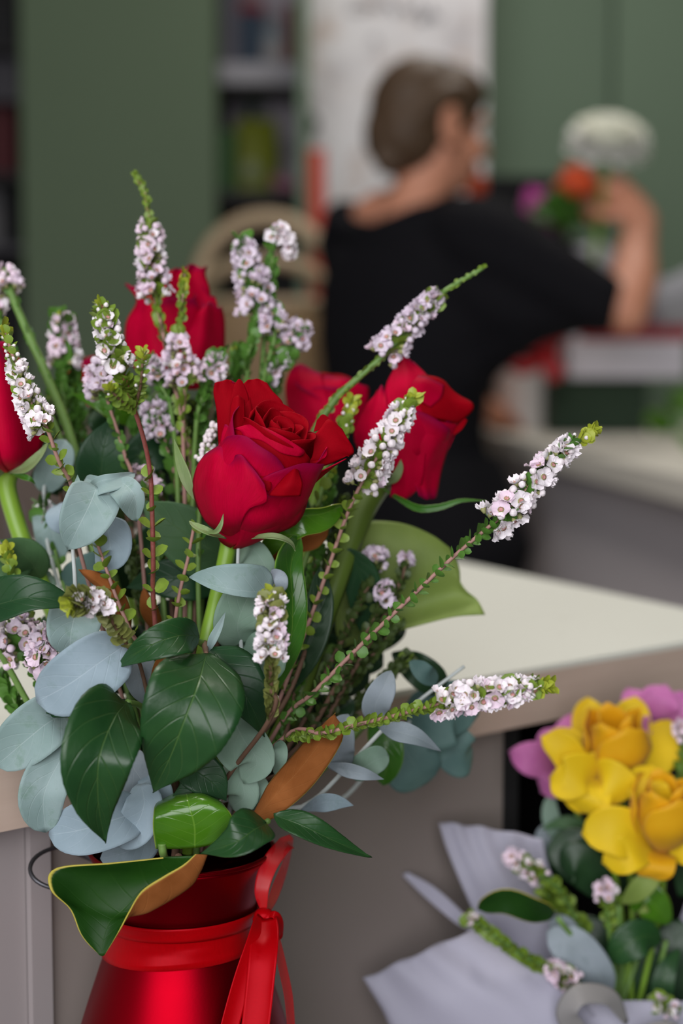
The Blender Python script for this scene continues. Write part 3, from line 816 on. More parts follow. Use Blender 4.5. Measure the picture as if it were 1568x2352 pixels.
rose_foliage('dark green leaf in shade under the large toothed leaf',
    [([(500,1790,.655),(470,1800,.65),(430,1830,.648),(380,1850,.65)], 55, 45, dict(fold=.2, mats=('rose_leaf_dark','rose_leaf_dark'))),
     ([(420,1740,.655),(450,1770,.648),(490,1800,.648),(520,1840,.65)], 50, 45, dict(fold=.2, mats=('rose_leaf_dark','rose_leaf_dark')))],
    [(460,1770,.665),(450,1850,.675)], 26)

# ------------------------------------------------------------------ magnolia
def magnolia(label, stalk, seed, r=(9,11)):
    root = empty('magnolia_sprig', P(*stalk[0]), label, 'leaf', None)
    stem(root, stalk, r[0], r[1], 'twig_brown' if seed % 2 else 'twig_green', seed=seed)
    return root
g1 = [[(375,1972,-10),(398,1969,-14),(432,1967,-12),(474,1963,0),(448,1962,14)],
      [(250,1984,-6),(330,1996,-26),(400,2002,-30),(457,2004,0),(419,1987,30)],
      [(126,1996,0),(235,2018,-34),(330,2042,-40),(430,2040,0),(374,2013,36)],
      [(117,2042,24),(190,2070,-22),(280,2092,-34),(345,2091,0),(325,2046,34)],
      [(161,2088,10),(205,2108,-10),(252,2118,-16),(301,2099,0),(295,2094,20)],
      [(187,2148,6),(212,2154,-4),(238,2156,-6),(258,2150,0),(268,2147,6)],
      [(227,2193,0),(230,2195,0),(233,2196,0),(236,2196,0),(240,2194,0)]][::-1]
mg = magnolia('large magnolia leaf with brown felt underside curling over the vase rim', [(410,1968,.640),(400,1990,.66)], 31)
patch(mg, 'leaf', g1, .630, ('mag','mag_back'), nu=28, nv=34, th=.0005)
mg = magnolia('glossy bright magnolia leaf arching over with a white highlight above the vase', [(405,1850,.668),(400,1930,.68)], 32)
patch(mg, 'leaf', [[(357,1950,24),(402,1950,30),(447,1948,26),(492,1938,30),(522,1916,24)],
                   [(351,1905,44),(398,1902,50),(446,1897,46),(496,1890,50),(533,1880,44)],
                   [(352,1872,47),(394,1860,53),(434,1851,49),(478,1846,53),(520,1856,46)],
                   [(358,1846,6),(394,1834,12),(428,1825,8),(466,1824,12),(503,1838,4)],
                   [(384,1829,-112),(402,1820,-108),(422,1814,-112),(448,1815,-108),(474,1827,-114)]], .645, ('mag_bright','mag_back'), nu=24, nv=26, th=.0005)
stem(mg, [(372,1938,.640),(376,1965,.642),(392,1990,.655)], 10, 9, 'twig_green', 'leaf_stalk', vase=False)
mg = magnolia('magnolia leaf turned to its rust brown underside right of centre', [(588,1880,.655),(560,1920,.675)], 33)
leaf(mg, 'leaf', [(580,1888,.650),(625,1835,.640),(690,1765,.642),(752,1680,.655),(770,1640,.665)], 52, 48, 'strap', ('mag_back','mag'), fold=-.25, roll=.35, cup=-.4, wave=4, nv=28)
mg = magnolia('curled orange brown magnolia leaf behind the drooping white heath tip at left', [(292,1470,.690),(330,1600,.69)], 34)
leaf(mg, 'leaf', [(296,1468,.682),(278,1410,.668),(240,1350,.662),(180,1308,.668)], 34, 32, 'mag', ('mag_back','mag'), fold=-.4, roll=.3, cup=-.6, nv=24)
mg = magnolia('narrow brown magnolia leaf between the round-leafed heath stems', [(372,1470,.705),(380,1600,.70)], 35)
leaf(mg, 'leaf', [(374,1470,.698),(362,1430,.69),(345,1390,.686),(330,1350,.69)], 30, 26, 'mag', ('mag_back','mag'), fold=-.4, roll=-.3, cup=-.5, nv=24)
mg = magnolia('brown magnolia leaf glimpsed left of the large toothed leaf', [(350,1570,.668),(380,1700,.68)], 36)
leaf(mg, 'leaf', [(345,1590,.660),(370,1545,.650),(400,1505,.650),(440,1480,.655)], 28, 24, 'mag', ('mag_back','mag'), fold=-.3, nv=20)
# big olive leaf, right
mg = empty('broad_leaf_sprig', P(760,1480,.755), 'broad olive green leaf standing out right over the white counter', 'leaf')
stem(mg, [(770,1470,.758),(680,1640,.73)], 10, 10, 'twig_green', seed=41)
patch(mg, 'leaf', [[(780,1490,0),(880,1459,22),(960,1436,30),(1042,1416,26),(1114,1411,20)],
                   [(770,1430,0),(880,1410,-6),(975,1385,-18),(1048,1368,-22),(1096,1379,0)],
                   [(780,1340,0),(890,1325,8),(980,1310,4),(1040,1316,0),(1061,1350,-4)],
                   [(800,1255,-6),(880,1245,6),(960,1250,6),(1024,1270,0),(1054,1302,-6)],
                   [(822,1202,-10),(870,1196,-6),(932,1204,-6),(992,1229,-8),(1032,1258,-10)]], .752, ('olive_leaf','olive_leaf'), nu=22, nv=22)
mg = empty('broad_leaf_sprig', P(600,1300,.70), 'glossy green curled leaf with brown underside just right of the front rose', 'leaf')
stem(mg, [(590,1310,.70),(600,1500,.70)], 8, 9, 'twig_green', seed=42)
leaf(mg, 'leaf', [(585,1310,.70),(620,1240,.682),(680,1190,.676),(740,1180,.68),(790,1160,.69)], 26, 46, 'mag', ('mag_bright','mag_back'), roll=-.5, fold=.2, cup=.5, nv=24)
leaf(mg, 'leaf', [(600,1320,.705),(660,1250,.70),(715,1235,.70),(755,1215,.705)], 26, 30, 'mag', ('mag_back','mag'), fold=-.2, nv=20)
mg = empty('broad_leaf_sprig', P(640,1560,.69), 'long upright glossy leaf with a light green edge behind the small front heath spike', 'leaf')
stem(mg, [(625,1570,.690),(600,1700,.69)], 9, 9, 'twig_green', seed=43)
leaf(mg, 'leaf', [(625,1590,.686),(665,1480,.672),(672,1390,.668),(668,1300,.67),(690,1230,.68)], 70, 34, 'strap', ('glossy','mag_back'), roll=-.5, fold=.35, cup=.2, nv=26)
leaf(mg, 'leaf', [(640,1600,.70),(700,1500,.695),(730,1400,.695),(735,1300,.70)], 34, 40, 'strap', ('dark_leaf','dark_leaf'), fold=.3, nv=22)
mg = empty('broad_leaf_sprig', P(900,1700,.745), 'dark green leaf at lower right behind the grey eucalyptus tips', 'leaf')
stem(mg, [(860,1640,.74),(700,1800,.72)], 8, 9, 'twig_green', seed=44)
leaf(mg, 'leaf', [(850,1610,.742),(880,1680,.73),(890,1740,.728),(880,1805,.735)], 38, 42, 'mag', ('glossy','mag_back'), fold=.2, nv=20)
leaf(mg, 'leaf', [(900,1500,.76),(950,1530,.75),(990,1560,.75),(1020,1585,.755)], 40, 40, 'mag', ('dark_leaf','dark_leaf'), fold=.3, nv=20)
mg = empty('broad_leaf_sprig', P(290,960,.76), 'bright green pointed leaf behind the left heath clusters', 'leaf')
stem(mg, [(330,980,.762),(360,1200,.75)], 7, 8, 'twig_green', seed=45)
leaf(mg, 'leaf', [(340,985,.76),(280,950,.745),(225,920,.742),(165,905,.75)], 26, 22, 'lance', ('mag_bright','mag_bright'), fold=.3, nv=20)
leaf(mg, 'leaf', [(340,980,.76),(370,950,.75),(390,925,.75),(420,900,.755)], 26, 22, 'lance', ('mag_bright','mag_bright'), fold=.3, nv=20)

# ------------------------------------------------------------------ eucalyptus
def euc(label, stalk, leaves, seed, r=(4,6), vase=True):
    root = empty('eucalyptus_branch', P(*stalk[-1]), label, 'branch', None)
    stem(root, stalk, r[0], r[1], 'euc_stem', seed=seed, vase=vase, n=36)
    for i, (mid, wl, wr, mat, kw) in enumerate(leaves):
        leaf(root, 'leaf', mid, wl, wr, kw.pop('prof', 'euc'), (mat, kw.pop('back', mat)), seed=seed*5+i, nv=18, nu=7, **kw)
    return root
euc('eucalyptus branch with a heart-shaped grey green leaf at the left', [(175,1140,.668),(166,1200,.666),(170,1300,.664),(185,1420,.668),(260,1700,.68)], [
    ([(222,1118,.655),(205,1160,.648),(180,1210,.646),(155,1262,.652)], 68, 60, 'euc', dict(prof='heart', fold=.15, cup=.2)),
    ([(240,1190,.67),(250,1230,.668),(250,1270,.668),(225,1310,.672)], 52, 40, 'euc_blue', dict(fold=.2)),
    ([(175,1140,.668),(178,1125,.665),(178,1108,.664),(178,1090,.665)], 9, 9, 'euc', dict(prof='lance', fold=.2)),
    ([(182,1390,.668),(170,1420,.658),(162,1460,.655),(160,1506,.66)], 66, 62, 'euc', dict(fold=.2, cup=.2))], 51)
euc('eucalyptus tip with two folded leaves left of the dark red heath stem', [(212,1140,.672),(235,1118,.664),(275,1106,.664),(300,1120,.668)], [
    ([(205,1120,.662),(230,1105,.655),(262,1098,.655),(310,1086,.664)], 12, 40, 'euc', dict(fold=.3, cup=.3, roll=.3)),
    ([(196,1098,.668),(212,1105,.662),(235,1112,.66),(255,1135,.664)], 14, 34, 'euc', dict(fold=.2)),
    ([(272,1102,.658),(298,1122,.650),(312,1150,.650),(314,1198,.656)], 24, 48, 'euc', dict(fold=.25, roll=.2))], 52, vase=False)
euc('eucalyptus branch with broad pale blue leaves at the lower left', [(330,1490,.655),(262,1503,.640),(220,1560,.66),(260,1760,.675),(330,1880,.685)], [
    ([(292,1478,.640),(230,1520,.630),(160,1570,.628),(84,1612,.636)], 78, 72, 'euc_blue', dict(prof='round', fold=.08, cup=.15)),
    ([(150,1640,.655),(110,1660,.645),(60,1700,.642),(-10,1760,.648)], 62, 70, 'euc', dict(prof='round', fold=.1, cup=.25)),
    ([(168,1700,.65),(130,1760,.645),(100,1830,.645),(105,1912,.652)], 52, 62, 'euc', dict(prof='round', fold=.2, cup=.2)),
    ([(330,1860,.655),(270,1880,.645),(190,1905,.645),(112,1918,.652)], 62, 66, 'euc_blue', dict(prof='round', fold=.1, cup=.2)),
    ([(325,1800,.655),(330,1850,.648),(310,1900,.648),(270,1945,.652)], 46, 46, 'euc_blue', dict(prof='round', fold=.15)),
    ([(310,1480,.66),(320,1530,.655),(330,1570,.655),(345,1620,.66)], 40, 46, 'euc_grey', dict(fold=.1, roll=.4))], 53)
euc('eucalyptus branch with silvery folded leaves crossing the front rose stem', [(548,1236,.668),(546,1300,.668),(548,1380,.668),(552,1460,.67),(560,1650,.68)], [
    ([(626,1361,.652),(565,1358,.642),(500,1347,.640),(434,1326,.648)], 14, 64, 'euc', dict(prof='heart', fold=.1, cup=.2)),
    ([(626,1356,.656),(628,1340,.652),(628,1325,.652),(625,1306,.655)], 10, 34, 'euc_grey', dict(fold=.2)),
    ([(552,1250,.682),(590,1270,.672),(615,1320,.67),(615,1370,.675)], 26, 56, 'euc_green', dict(fold=.2)),
    ([(556,1480,.672),(545,1440,.664),(560,1390,.662),(590,1340,.668)], 58, 44, 'euc_green', dict(prof='round', fold=.2)),
    ([(560,1480,.672),(590,1490,.664),(610,1520,.662),(596,1560,.668)], 50, 44, 'euc_green', dict(prof='round', fold=.2)),
    ([(476,1505,.655),(488,1475,.650),(505,1440,.652),(518,1405,.658)], 13, 8, 'euc', dict(prof='lance', fold=.2))], 54)
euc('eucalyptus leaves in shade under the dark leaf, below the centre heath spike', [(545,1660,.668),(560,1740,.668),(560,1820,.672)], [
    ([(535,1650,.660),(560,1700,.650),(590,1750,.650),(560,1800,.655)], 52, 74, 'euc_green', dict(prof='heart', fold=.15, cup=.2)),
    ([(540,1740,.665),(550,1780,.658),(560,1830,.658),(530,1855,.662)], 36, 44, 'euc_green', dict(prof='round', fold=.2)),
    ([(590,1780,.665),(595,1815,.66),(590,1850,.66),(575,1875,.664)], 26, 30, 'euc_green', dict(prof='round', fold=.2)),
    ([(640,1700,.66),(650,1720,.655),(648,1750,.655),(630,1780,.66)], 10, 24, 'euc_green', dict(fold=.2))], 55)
euc('eucalyptus branch reaching right with narrow silver grey leaves', [(1066,1530,.712),(980,1595,.712),(930,1635,.705),(875,1680,.698),(785,1775,.69),(700,1850,.685)], [
    ([(862,1655,.690),(862,1620,.684),(880,1580,.682),(898,1540,.688)], 32, 34, 'euc_grey', dict(fold=.15)),
    ([(868,1670,.690),(910,1680,.680),(960,1695,.678),(1014,1726,.684)], 26, 24, 'euc_grey', dict(prof='lance', fold=.2, roll=.3)),
    ([(795,1765,.690),(775,1730,.682),(780,1680,.680),(800,1640,.686)], 36, 40, 'euc_grey', dict(fold=.15)),
    ([(745,1752,.684),(790,1768,.676),(840,1780,.674),(882,1790,.680)], 18, 16, 'euc_grey', dict(prof='lance', fold=.2)),
    ([(800,1775,.694),(830,1765,.688),(865,1745,.688),(893,1735,.692)], 34, 30, 'euc_green', dict(prof='round', fold=.15)),
    ([(690,1862,.684),(735,1845,.676),(775,1842,.676),(812,1850,.68)], 20, 22, 'euc_blue', dict(prof='lance', fold=.2)),
    ([(1005,1570,.716),(975,1560,.71),(955,1540,.71),(940,1518,.714)], 12, 34, 'euc_deep', dict(fold=.2))], 56)
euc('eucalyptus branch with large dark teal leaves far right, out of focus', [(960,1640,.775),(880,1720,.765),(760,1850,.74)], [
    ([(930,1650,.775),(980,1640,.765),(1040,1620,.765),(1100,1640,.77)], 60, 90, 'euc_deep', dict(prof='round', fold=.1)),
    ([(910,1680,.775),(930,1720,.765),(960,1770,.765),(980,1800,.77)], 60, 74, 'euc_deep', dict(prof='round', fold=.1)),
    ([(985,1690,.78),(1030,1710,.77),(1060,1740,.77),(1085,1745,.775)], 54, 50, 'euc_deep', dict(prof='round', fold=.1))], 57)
euc('eucalyptus branch behind the red rose at the far left, pale leaves', [(110,1040,.735),(100,1180,.73),(130,1330,.722),(230,1650,.70)], [
    ([(100,1130,.735),(110,1090,.728),(130,1050,.726),(150,1010,.73)], 34, 44, 'euc', dict(prof='round', fold=.15)),
    ([(100,1150,.735),(115,1200,.728),(125,1250,.728),(120,1310,.73)], 34, 42, 'euc', dict(prof='round', fold=.15)),
    ([(130,1160,.72),(140,1180,.715),(150,1190,.715),(165,1195,.72)], 40, 40, 'euc_blue', dict(prof='round', fold=.15)),
    ([(140,1340,.72),(180,1330,.71),(220,1310,.71),(260,1300,.715)], 46, 42, 'euc_deep', dict(prof='round', fold=.15)),
    ([(120,1320,.72),(90,1340,.715),(60,1330,.715),(30,1350,.72)], 40, 40, 'euc_green', dict(prof='round', fold=.15))], 58)
euc('eucalyptus leaves at the vase mouth behind the arching glossy leaf', [(320,1760,.672),(330,1850,.675),(350,1920,.68)], [
    ([(330,1770,.668),(350,1800,.662),(360,1850,.66),(345,1900,.664)], 40, 36, 'euc_blue', dict(prof='round', fold=.15)),
    ([(300,1720,.67),(305,1760,.665),(330,1800,.665),(350,1840,.668)], 46, 46, 'euc_grey', dict(prof='round', fold=.1)),
    ([(350,1900,.672),(320,1940,.665),(280,1960,.662),(230,1972,.665)], 46, 30, 'euc_blue', dict(prof='round', fold=.1))], 59)

# ------------------------------------------------------------------ flowering heath
DK = ('sprig_leaf_shaded','sprig_leaf'); WB = ('sprig_leaf_dull','sprig_tip'); GR = ('sprig_leaf_green','sprig_tip'); YG = ('sprig_leaf','sprig_tip')
HG = 'flowering heath sprigs in the vase'
sprig('white heath spike on a dark red stem, sharp, in front at left', [(229,690,.625),(250,770,.622),(283,860,.624),(305,930,.628),(330,1010,.634),(345,1090,.64),(350,1200,.645),(352,1300,.65),(355,1420,.66)],
      [('t',0,.35,4,20,.5),('b',.1,.8,16,14,26,27),('f',.5,1.9,30,26,42,44),('l',.1,2.0,26,24,.6),('l',2.0,3.0,16,24,.7),('l',4.9,8,9,32,.7)], 'twig_red', (4.5,6), 'white', 1, YG, group=HG)
def side(label, path, seed, z, **k): return sprig(label, path, z, seed=seed, vase=False, **k)
side('short leafy heath shoot right of the sharp front spike', [(327,806,.618),(326,850,.618),(322,890,.622),(310,935,.628)], 2,
     [('t',0,.6,5,20,.6),('b',.4,2,5,14,18,18),('l',.4,3,14,18,.7)], leafm=YG, kind='white', twig='twig_brown', cat='shoot', name='heath_shoot')
side('short leafy heath shoot curving left below the sharp front spike', [(250,886,.612),(262,905,.612),(285,925,.618),(306,940,.628)], 3,
     [('t',0,.8,6,18,.7),('l',.6,3,14,19,.75),('b',.3,1,2,12,14,16)], leafm=YG, kind='white', twig='twig_brown', cat='shoot', name='heath_shoot')
sprig('white heath spike at the left edge across the red rose', [(8,748,.668),(30,820,.662),(55,890,.658),(85,955,.656),(108,985,.656),(135,1060,.66),(165,1120,.668),(180,1250,.68),(250,1500,.69)],
      [('t',0,.5,5,22,.55),('b',.3,1.4,16,12,22,24),('f',1.2,3.9,44,22,44,44),('l',.2,3.8,22,20,.6),('l',4,6.2,8,26,.7)], 'twig_pink', (4,5), 'white', 4, YG, group=HG)
sprig('tallest heath sprig with a long thin green tip over the tall rose', [(311,402,.742),(335,450,.74),(343,520,.738),(349,610,.738),(358,690,.738),(375,770,.738),(395,860,.736),(418,960,.734),(440,1080,.73),(445,1400,.71)],
      [('l',0,2,24,15,.3),('f',1.95,4.0,46,30,42,40),('l',2,4,14,24,.6),('l',4,8,32,24,.3)], 'twig_pink', (3.5,6), 'pink', 5, YG, group=HG)
sprig('heath sprig with a yellow green tip in front of the tall rose', [(424,628,.730),(418,700,.730),(408,775,.730),(412,830,.728),(425,880,.728),(420,980,.725),(425,1250,.71)],
      [('t',0,.6,10,18,.4),('l',.3,2,18,18,.35),('f',1.95,4.1,42,24,46,38),('l',4,6,16,24,.4)], 'twig_pink', (3.4,4.8), 'pink', 6, YG, group=HG)
sprig('short pink heath cluster left of the yellow green tip', [(345,838,.738),(358,860,.736),(372,890,.735),(395,960,.732),(410,1200,.71)],
      [('f',0,1.6,22,20,28,38),('l',0,3,16,22,.5)], 'twig_green', (4,6), 'pink', 7, GR, group=HG)
sprig('pink heath cluster just above the front rose, left', [(500,822,.738),(486,855,.736),(470,900,.735),(450,980,.73),(440,1250,.71)],
      [('t',0,.3,3,20,.5),('f',.0,1.3,24,20,34,38),('l',0,3,20,24,.45)], 'twig_green', (4,6), 'pink', 8, GR, group=HG)
sprig('branching pale heath in front of the wicker basket', [(558,560,.765),(570,610,.762),(585,665,.76),(585,740,.758),(572,810,.755),(565,900,.75),(560,1200,.72)],
      [('f',0,1.1,26,24,32,38),('f',1.3,2.9,40,36,44,40),('l',0,5,36,24,.45)], 'twig_green', (4.5,7), 'lilac', 9, GR, group=HG)
sprig('small heath spray with a nodding top right of the basket handle', [(668,590,.775),(660,550,.77),(640,530,.77),(622,560,.77),(625,610,.77),(615,690,.768),(605,800,.765),(590,1000,.75),(560,1300,.72)],
      [('f',0,2.8,26,12,24,36),('l',2.6,6,18,24,.4)], 'twig_green', (4,6), 'white', 10, GR, group=HG)
sprig('lilac heath cluster right of the branching pale heath', [(690,745,.765),(678,780,.762),(655,820,.76),(620,860,.758),(590,950,.75),(560,1250,.72)],
      [('t',0,.2,3,22,.4),('f',.1,1.5,26,26,34,40),('f',1.8,3.2,14,16,22,36),('l',1,4,18,26,.5)], 'twig_green', (4,6), 'lilac', 11, GR, group=HG)
sprig('lilac heath cluster between the basket and the front rose', [(610,700,.762),(622,730,.76),(632,770,.758),(610,850,.755),(580,1000,.74),(550,1300,.72)],
      [('f',0,2.0,30,26,36,40),('l',0,4,18,24,.5)], 'twig_green', (4,6), 'lilac', 12, GR, group=HG)
sprig('heath spike leaning right with a long bare tip over the black shirt', [(1108,616,.722),(1050,650,.722),(1002,682,.72),(950,735,.718),(885,812,.718),(820,870,.718),(760,930,.72),(700,1050,.72),(620,1400,.71)],
      [('l',0,1.9,16,14,.15),('f',1.95,4.15,64,22,44,40),('l',2,4,14,22,.5),('l',4.1,6.5,26,18,.2)], 'twig_green', (5,9), 'lilac', 13, YG, group=HG)
sprig('white heath spike between the front rose and the right rose', [(952,908,.690),(925,945,.688),(895,1000,.686),(860,1060,.685),(822,1125,.685),(790,1200,.688),(745,1330,.69),(690,1480,.69),(600,1700,.69)],
      [('t',0,.8,8,24,.5),('b',.3,1.1,8,12,20,22),('f',.9,4.0,62,26,50,46),('l',.4,4,18,20,.55),('l',4.2,7.6,16,26,.65)], 'twig_pink', (3.4,4.8), 'white', 14, YG, group=HG)
sprig('long white heath spike arching far right over the counter', [(1366,988,.664),(1320,1015,.662),(1285,1045,.66),(1230,1100,.658),(1170,1170,.658),(1110,1220,.66),(1040,1280,.662),(940,1375,.665),(830,1480,.668),(720,1590,.672),(640,1668,.68)],
      [('t',0,.9,10,24,.55),('b',.4,1.2,6,14,20,22),('f',1.3,4.7,78,26,48,44),('l',1,4.7,24,22,.6),('l',4.7,10,38,25,.65)], 'twig_pink', (3.5,5), 'white', 15, GR, group=HG)
sprig('white heath spike low at right, pointing at the yellow flowers', [(1262,1574,.622),(1215,1580,.622),(1160,1590,.623),(1080,1600,.625),(1000,1618,.628),(920,1640,.632),(830,1662,.638),(740,1684,.645),(650,1695,.66)],
      [('t',0,.8,10,26,.6),('f',.75,4.0,74,26,42,44),('l',.5,4,20,24,.6),('l',4,8,46,21,.55)], 'twig_pink', (4,5), 'white', 16, YG, group=HG)
sprig('small upright white heath spike in the centre front', [(624,1365,.615),(624,1410,.610),(624,1460,.609),(622,1515,.611),(622,1580,.616),(620,1650,.624)],
      [('t',0,.9,9,30,.6),('l',.2,2,12,30,.6),('f',.45,3.0,46,34,36,42),('l',3,5,26,26,.45)], 'twig_brown', (4.5,6), 'white', 17, ('sprig_leaf_dull','sprig_tip'), group=HG)
sprig('heath sprig bowing to the left with a drooping white tip', [(160,1390,.610),(178,1382,.612),(208,1380,.616),(240,1400,.620),(265,1440,.626),(292,1482,.636),(330,1560,.65)],
      [('t',0,.6,9,26,.7),('l',.3,1.9,26,26,.75),('f',1.0,2.9,30,22,34,40),('l',2.6,5,18,30,.75)], 'twig_brown', (4,5), 'white', 18, ('sprig_leaf_dull','sprig_tip'), group=HG)
sprig('pink heath clump at the left edge under the dark rose leaf', [(20,1425,.690),(40,1460,.686),(60,1500,.684),(90,1560,.684),(160,1650,.688)],
      [('f',0,2.2,44,52,60,46),('l',1,4,18,26,.5)], 'twig_green', (4,6), 'pink', 19, GR, group=HG)
sprig('pink heath clump with open red-eyed florets left of the big blue leaf', [(110,1440,.672),(100,1480,.670),(98,1520,.670),(130,1600,.675)],
      [('f',0,2.3,34,24,44,46),('l',1,3,10,26,.5)], 'twig_green', (4,6), 'pink', 20, GR, group=HG)
sprig('heath cluster on a thick green stalk at the upper left edge', [(10,618,.765),(20,655,.762),(32,690,.76),(70,780,.758),(110,870,.755),(190,1100,.74)],
      [('f',0,1.6,30,24,40,40),('l',1.5,5,24,20,.2)], 'twig_green', (8,11), 'pink', 21, GR, group=HG)
sprig('small heath cluster at the left edge below the thick-stalked one', [(-10,700,.765),(0,725,.762),(10,770,.76),(60,860,.755),(170,1100,.74)],
      [('f',0,.9,10,14,20,36),('l',1,4,12,20,.3)], 'twig_green', (5,7), 'pink', 22, GR, group=HG)
sprig('blurred pink heath cluster behind the left spike', [(143,725,.772),(145,780,.77),(145,850,.768),(150,950,.765),(200,1200,.74)],
      [('t',0,.5,4,26,.5),('f',.2,1.9,38,26,42,42),('l',.2,3.6,34,28,.5)], 'twig_green', (5,7), 'pink', 23, GR, group=HG)
sprig('rounded pink heath cluster directly behind the sharp front spike', [(236,835,.715),(240,880,.712),(250,930,.71),(285,1040,.708),(320,1200,.70)],
      [('f',-.0,1.7,44,38,46,46),('l',1.7,3.6,14,22,.45)], 'twig_pink', (3.2,4.6), 'lilac', 24, GR, group=HG)
sprig('small lilac heath cluster in the green between the left spike and the front rose', [(352,935,.735),(365,970,.732),(378,1010,.73),(400,1090,.728),(420,1300,.71)],
      [('f',0,1.9,34,30,36,42),('l',1,3.5,24,26,.5)], 'twig_pink', (3.2,4.6), 'lilac', 25, GR, group=HG)
sprig('pale heath cluster half behind the dark red stem', [(318,1080,.715),(335,1110,.712),(350,1150,.71),(360,1250,.708),(380,1450,.70)],
      [('f',0,1.9,28,24,32,42),('l',1.6,3.6,16,24,.5)], 'twig_green', (4,6), 'pink', 26, GR, group=HG)
sprig('white bud spike peeping out behind the front rose', [(494,975,.70),(480,1010,.698),(470,1050,.697),(466,1090,.697),(455,1300,.69)],
      [('b',0,2.6,40,12,24,30),('l',2.5,4,8,22,.5)], 'twig_green', (4,6), 'white', 27, GR, group=HG)
sprig('two lilac florets on a leafy heath tip before the olive leaf', [(885,1345,.728),(880,1375,.726),(850,1440,.724),(780,1560,.715),(680,1720,.70)],
      [('f',0,1.1,16,14,24,40),('l',.8,4,50,20,.55)], 'twig_brown', (4,6), 'lilac', 28, DK, group=HG)
sprig('lilac heath flowers with white bracts before the olive leaf', [(862,1272,.735),(858,1305,.732),(830,1380,.728),(760,1520,.72),(660,1720,.705)],
      [('f',0,1.0,24,26,36,38),('l',.8,4,54,20,.55)], 'twig_brown', (4,6), 'lilac', 29, DK, group=HG)
sprig('single lilac heath floret group at the top of the olive leaf', [(932,1275,.737),(930,1305,.735),(890,1400,.73),(800,1560,.72),(690,1740,.705)],
      [('f',0,.9,12,12,18,36),('l',.9,4,40,19,.5)], 'twig_brown', (4,6), 'lilac', 30, DK, group=HG)
sprig('small heath tip with buds above the front rose, right', [(808,920,.72),(796,960,.718),(775,1010,.716),(740,1120,.712),(680,1350,.70)],
      [('t',0,1,8,24,.5),('b',.2,1.5,8,12,22,26),('l',1,4,20,26,.5)], 'twig_green', (4,6), 'white', 31, YG, group=HG)
sprig('thin pinkish heath stem with round leaves left of the front rose stem', [(446,1205,.672),(432,1280,.668),(415,1350,.666),(402,1430,.668),(395,1560,.675)],
      [('l',0,4,10,27,.7)], 'twig_pink', (3.8,5), 'white', 32, YG, group=None, name='heath_twig', cat='twig')
sprig('leaning heath stem with round leaves left of the dark red stem', [(222,1245,.665),(245,1310,.662),(270,1380,.662),(300,1450,.664),(345,1560,.672)],
      [('l',0,4,11,29,.7)], 'twig_pink', (3.8,5), 'white', 33, YG, group=None, name='heath_twig', cat='twig')
sprig('small white heath buds among the pale leaves at the far left', [(100,1165,.732),(108,1195,.73),(125,1260,.728),(180,1450,.71)],
      [('f',0,1.0,10,12,18,34),('l',0,3,14,26,.5)], 'twig_green', (4,5), 'white', 34, GR, group=HG)
sprig('feathery green heath twig at the lower left edge', [(0,1555,.70),(20,1590,.698),(50,1640,.696),(110,1720,.694),(200,1830,.69)],
      [('l',0,4,34,34,.55)], 'twig_green', (4,6), 'white', 35, GR, group=None, name='heath_twig', cat='twig')
sprig('yellow green heath tip at the left edge over the dull green leaves', [(12,1262,.685),(22,1295,.683),(40,1340,.684),(90,1450,.69)],
      [('t',0,1.2,8,24,.5),('l',.8,3,12,24,.55)], 'twig_green', (4,5), 'white', 36, YG, group=None, name='heath_twig', cat='twig')
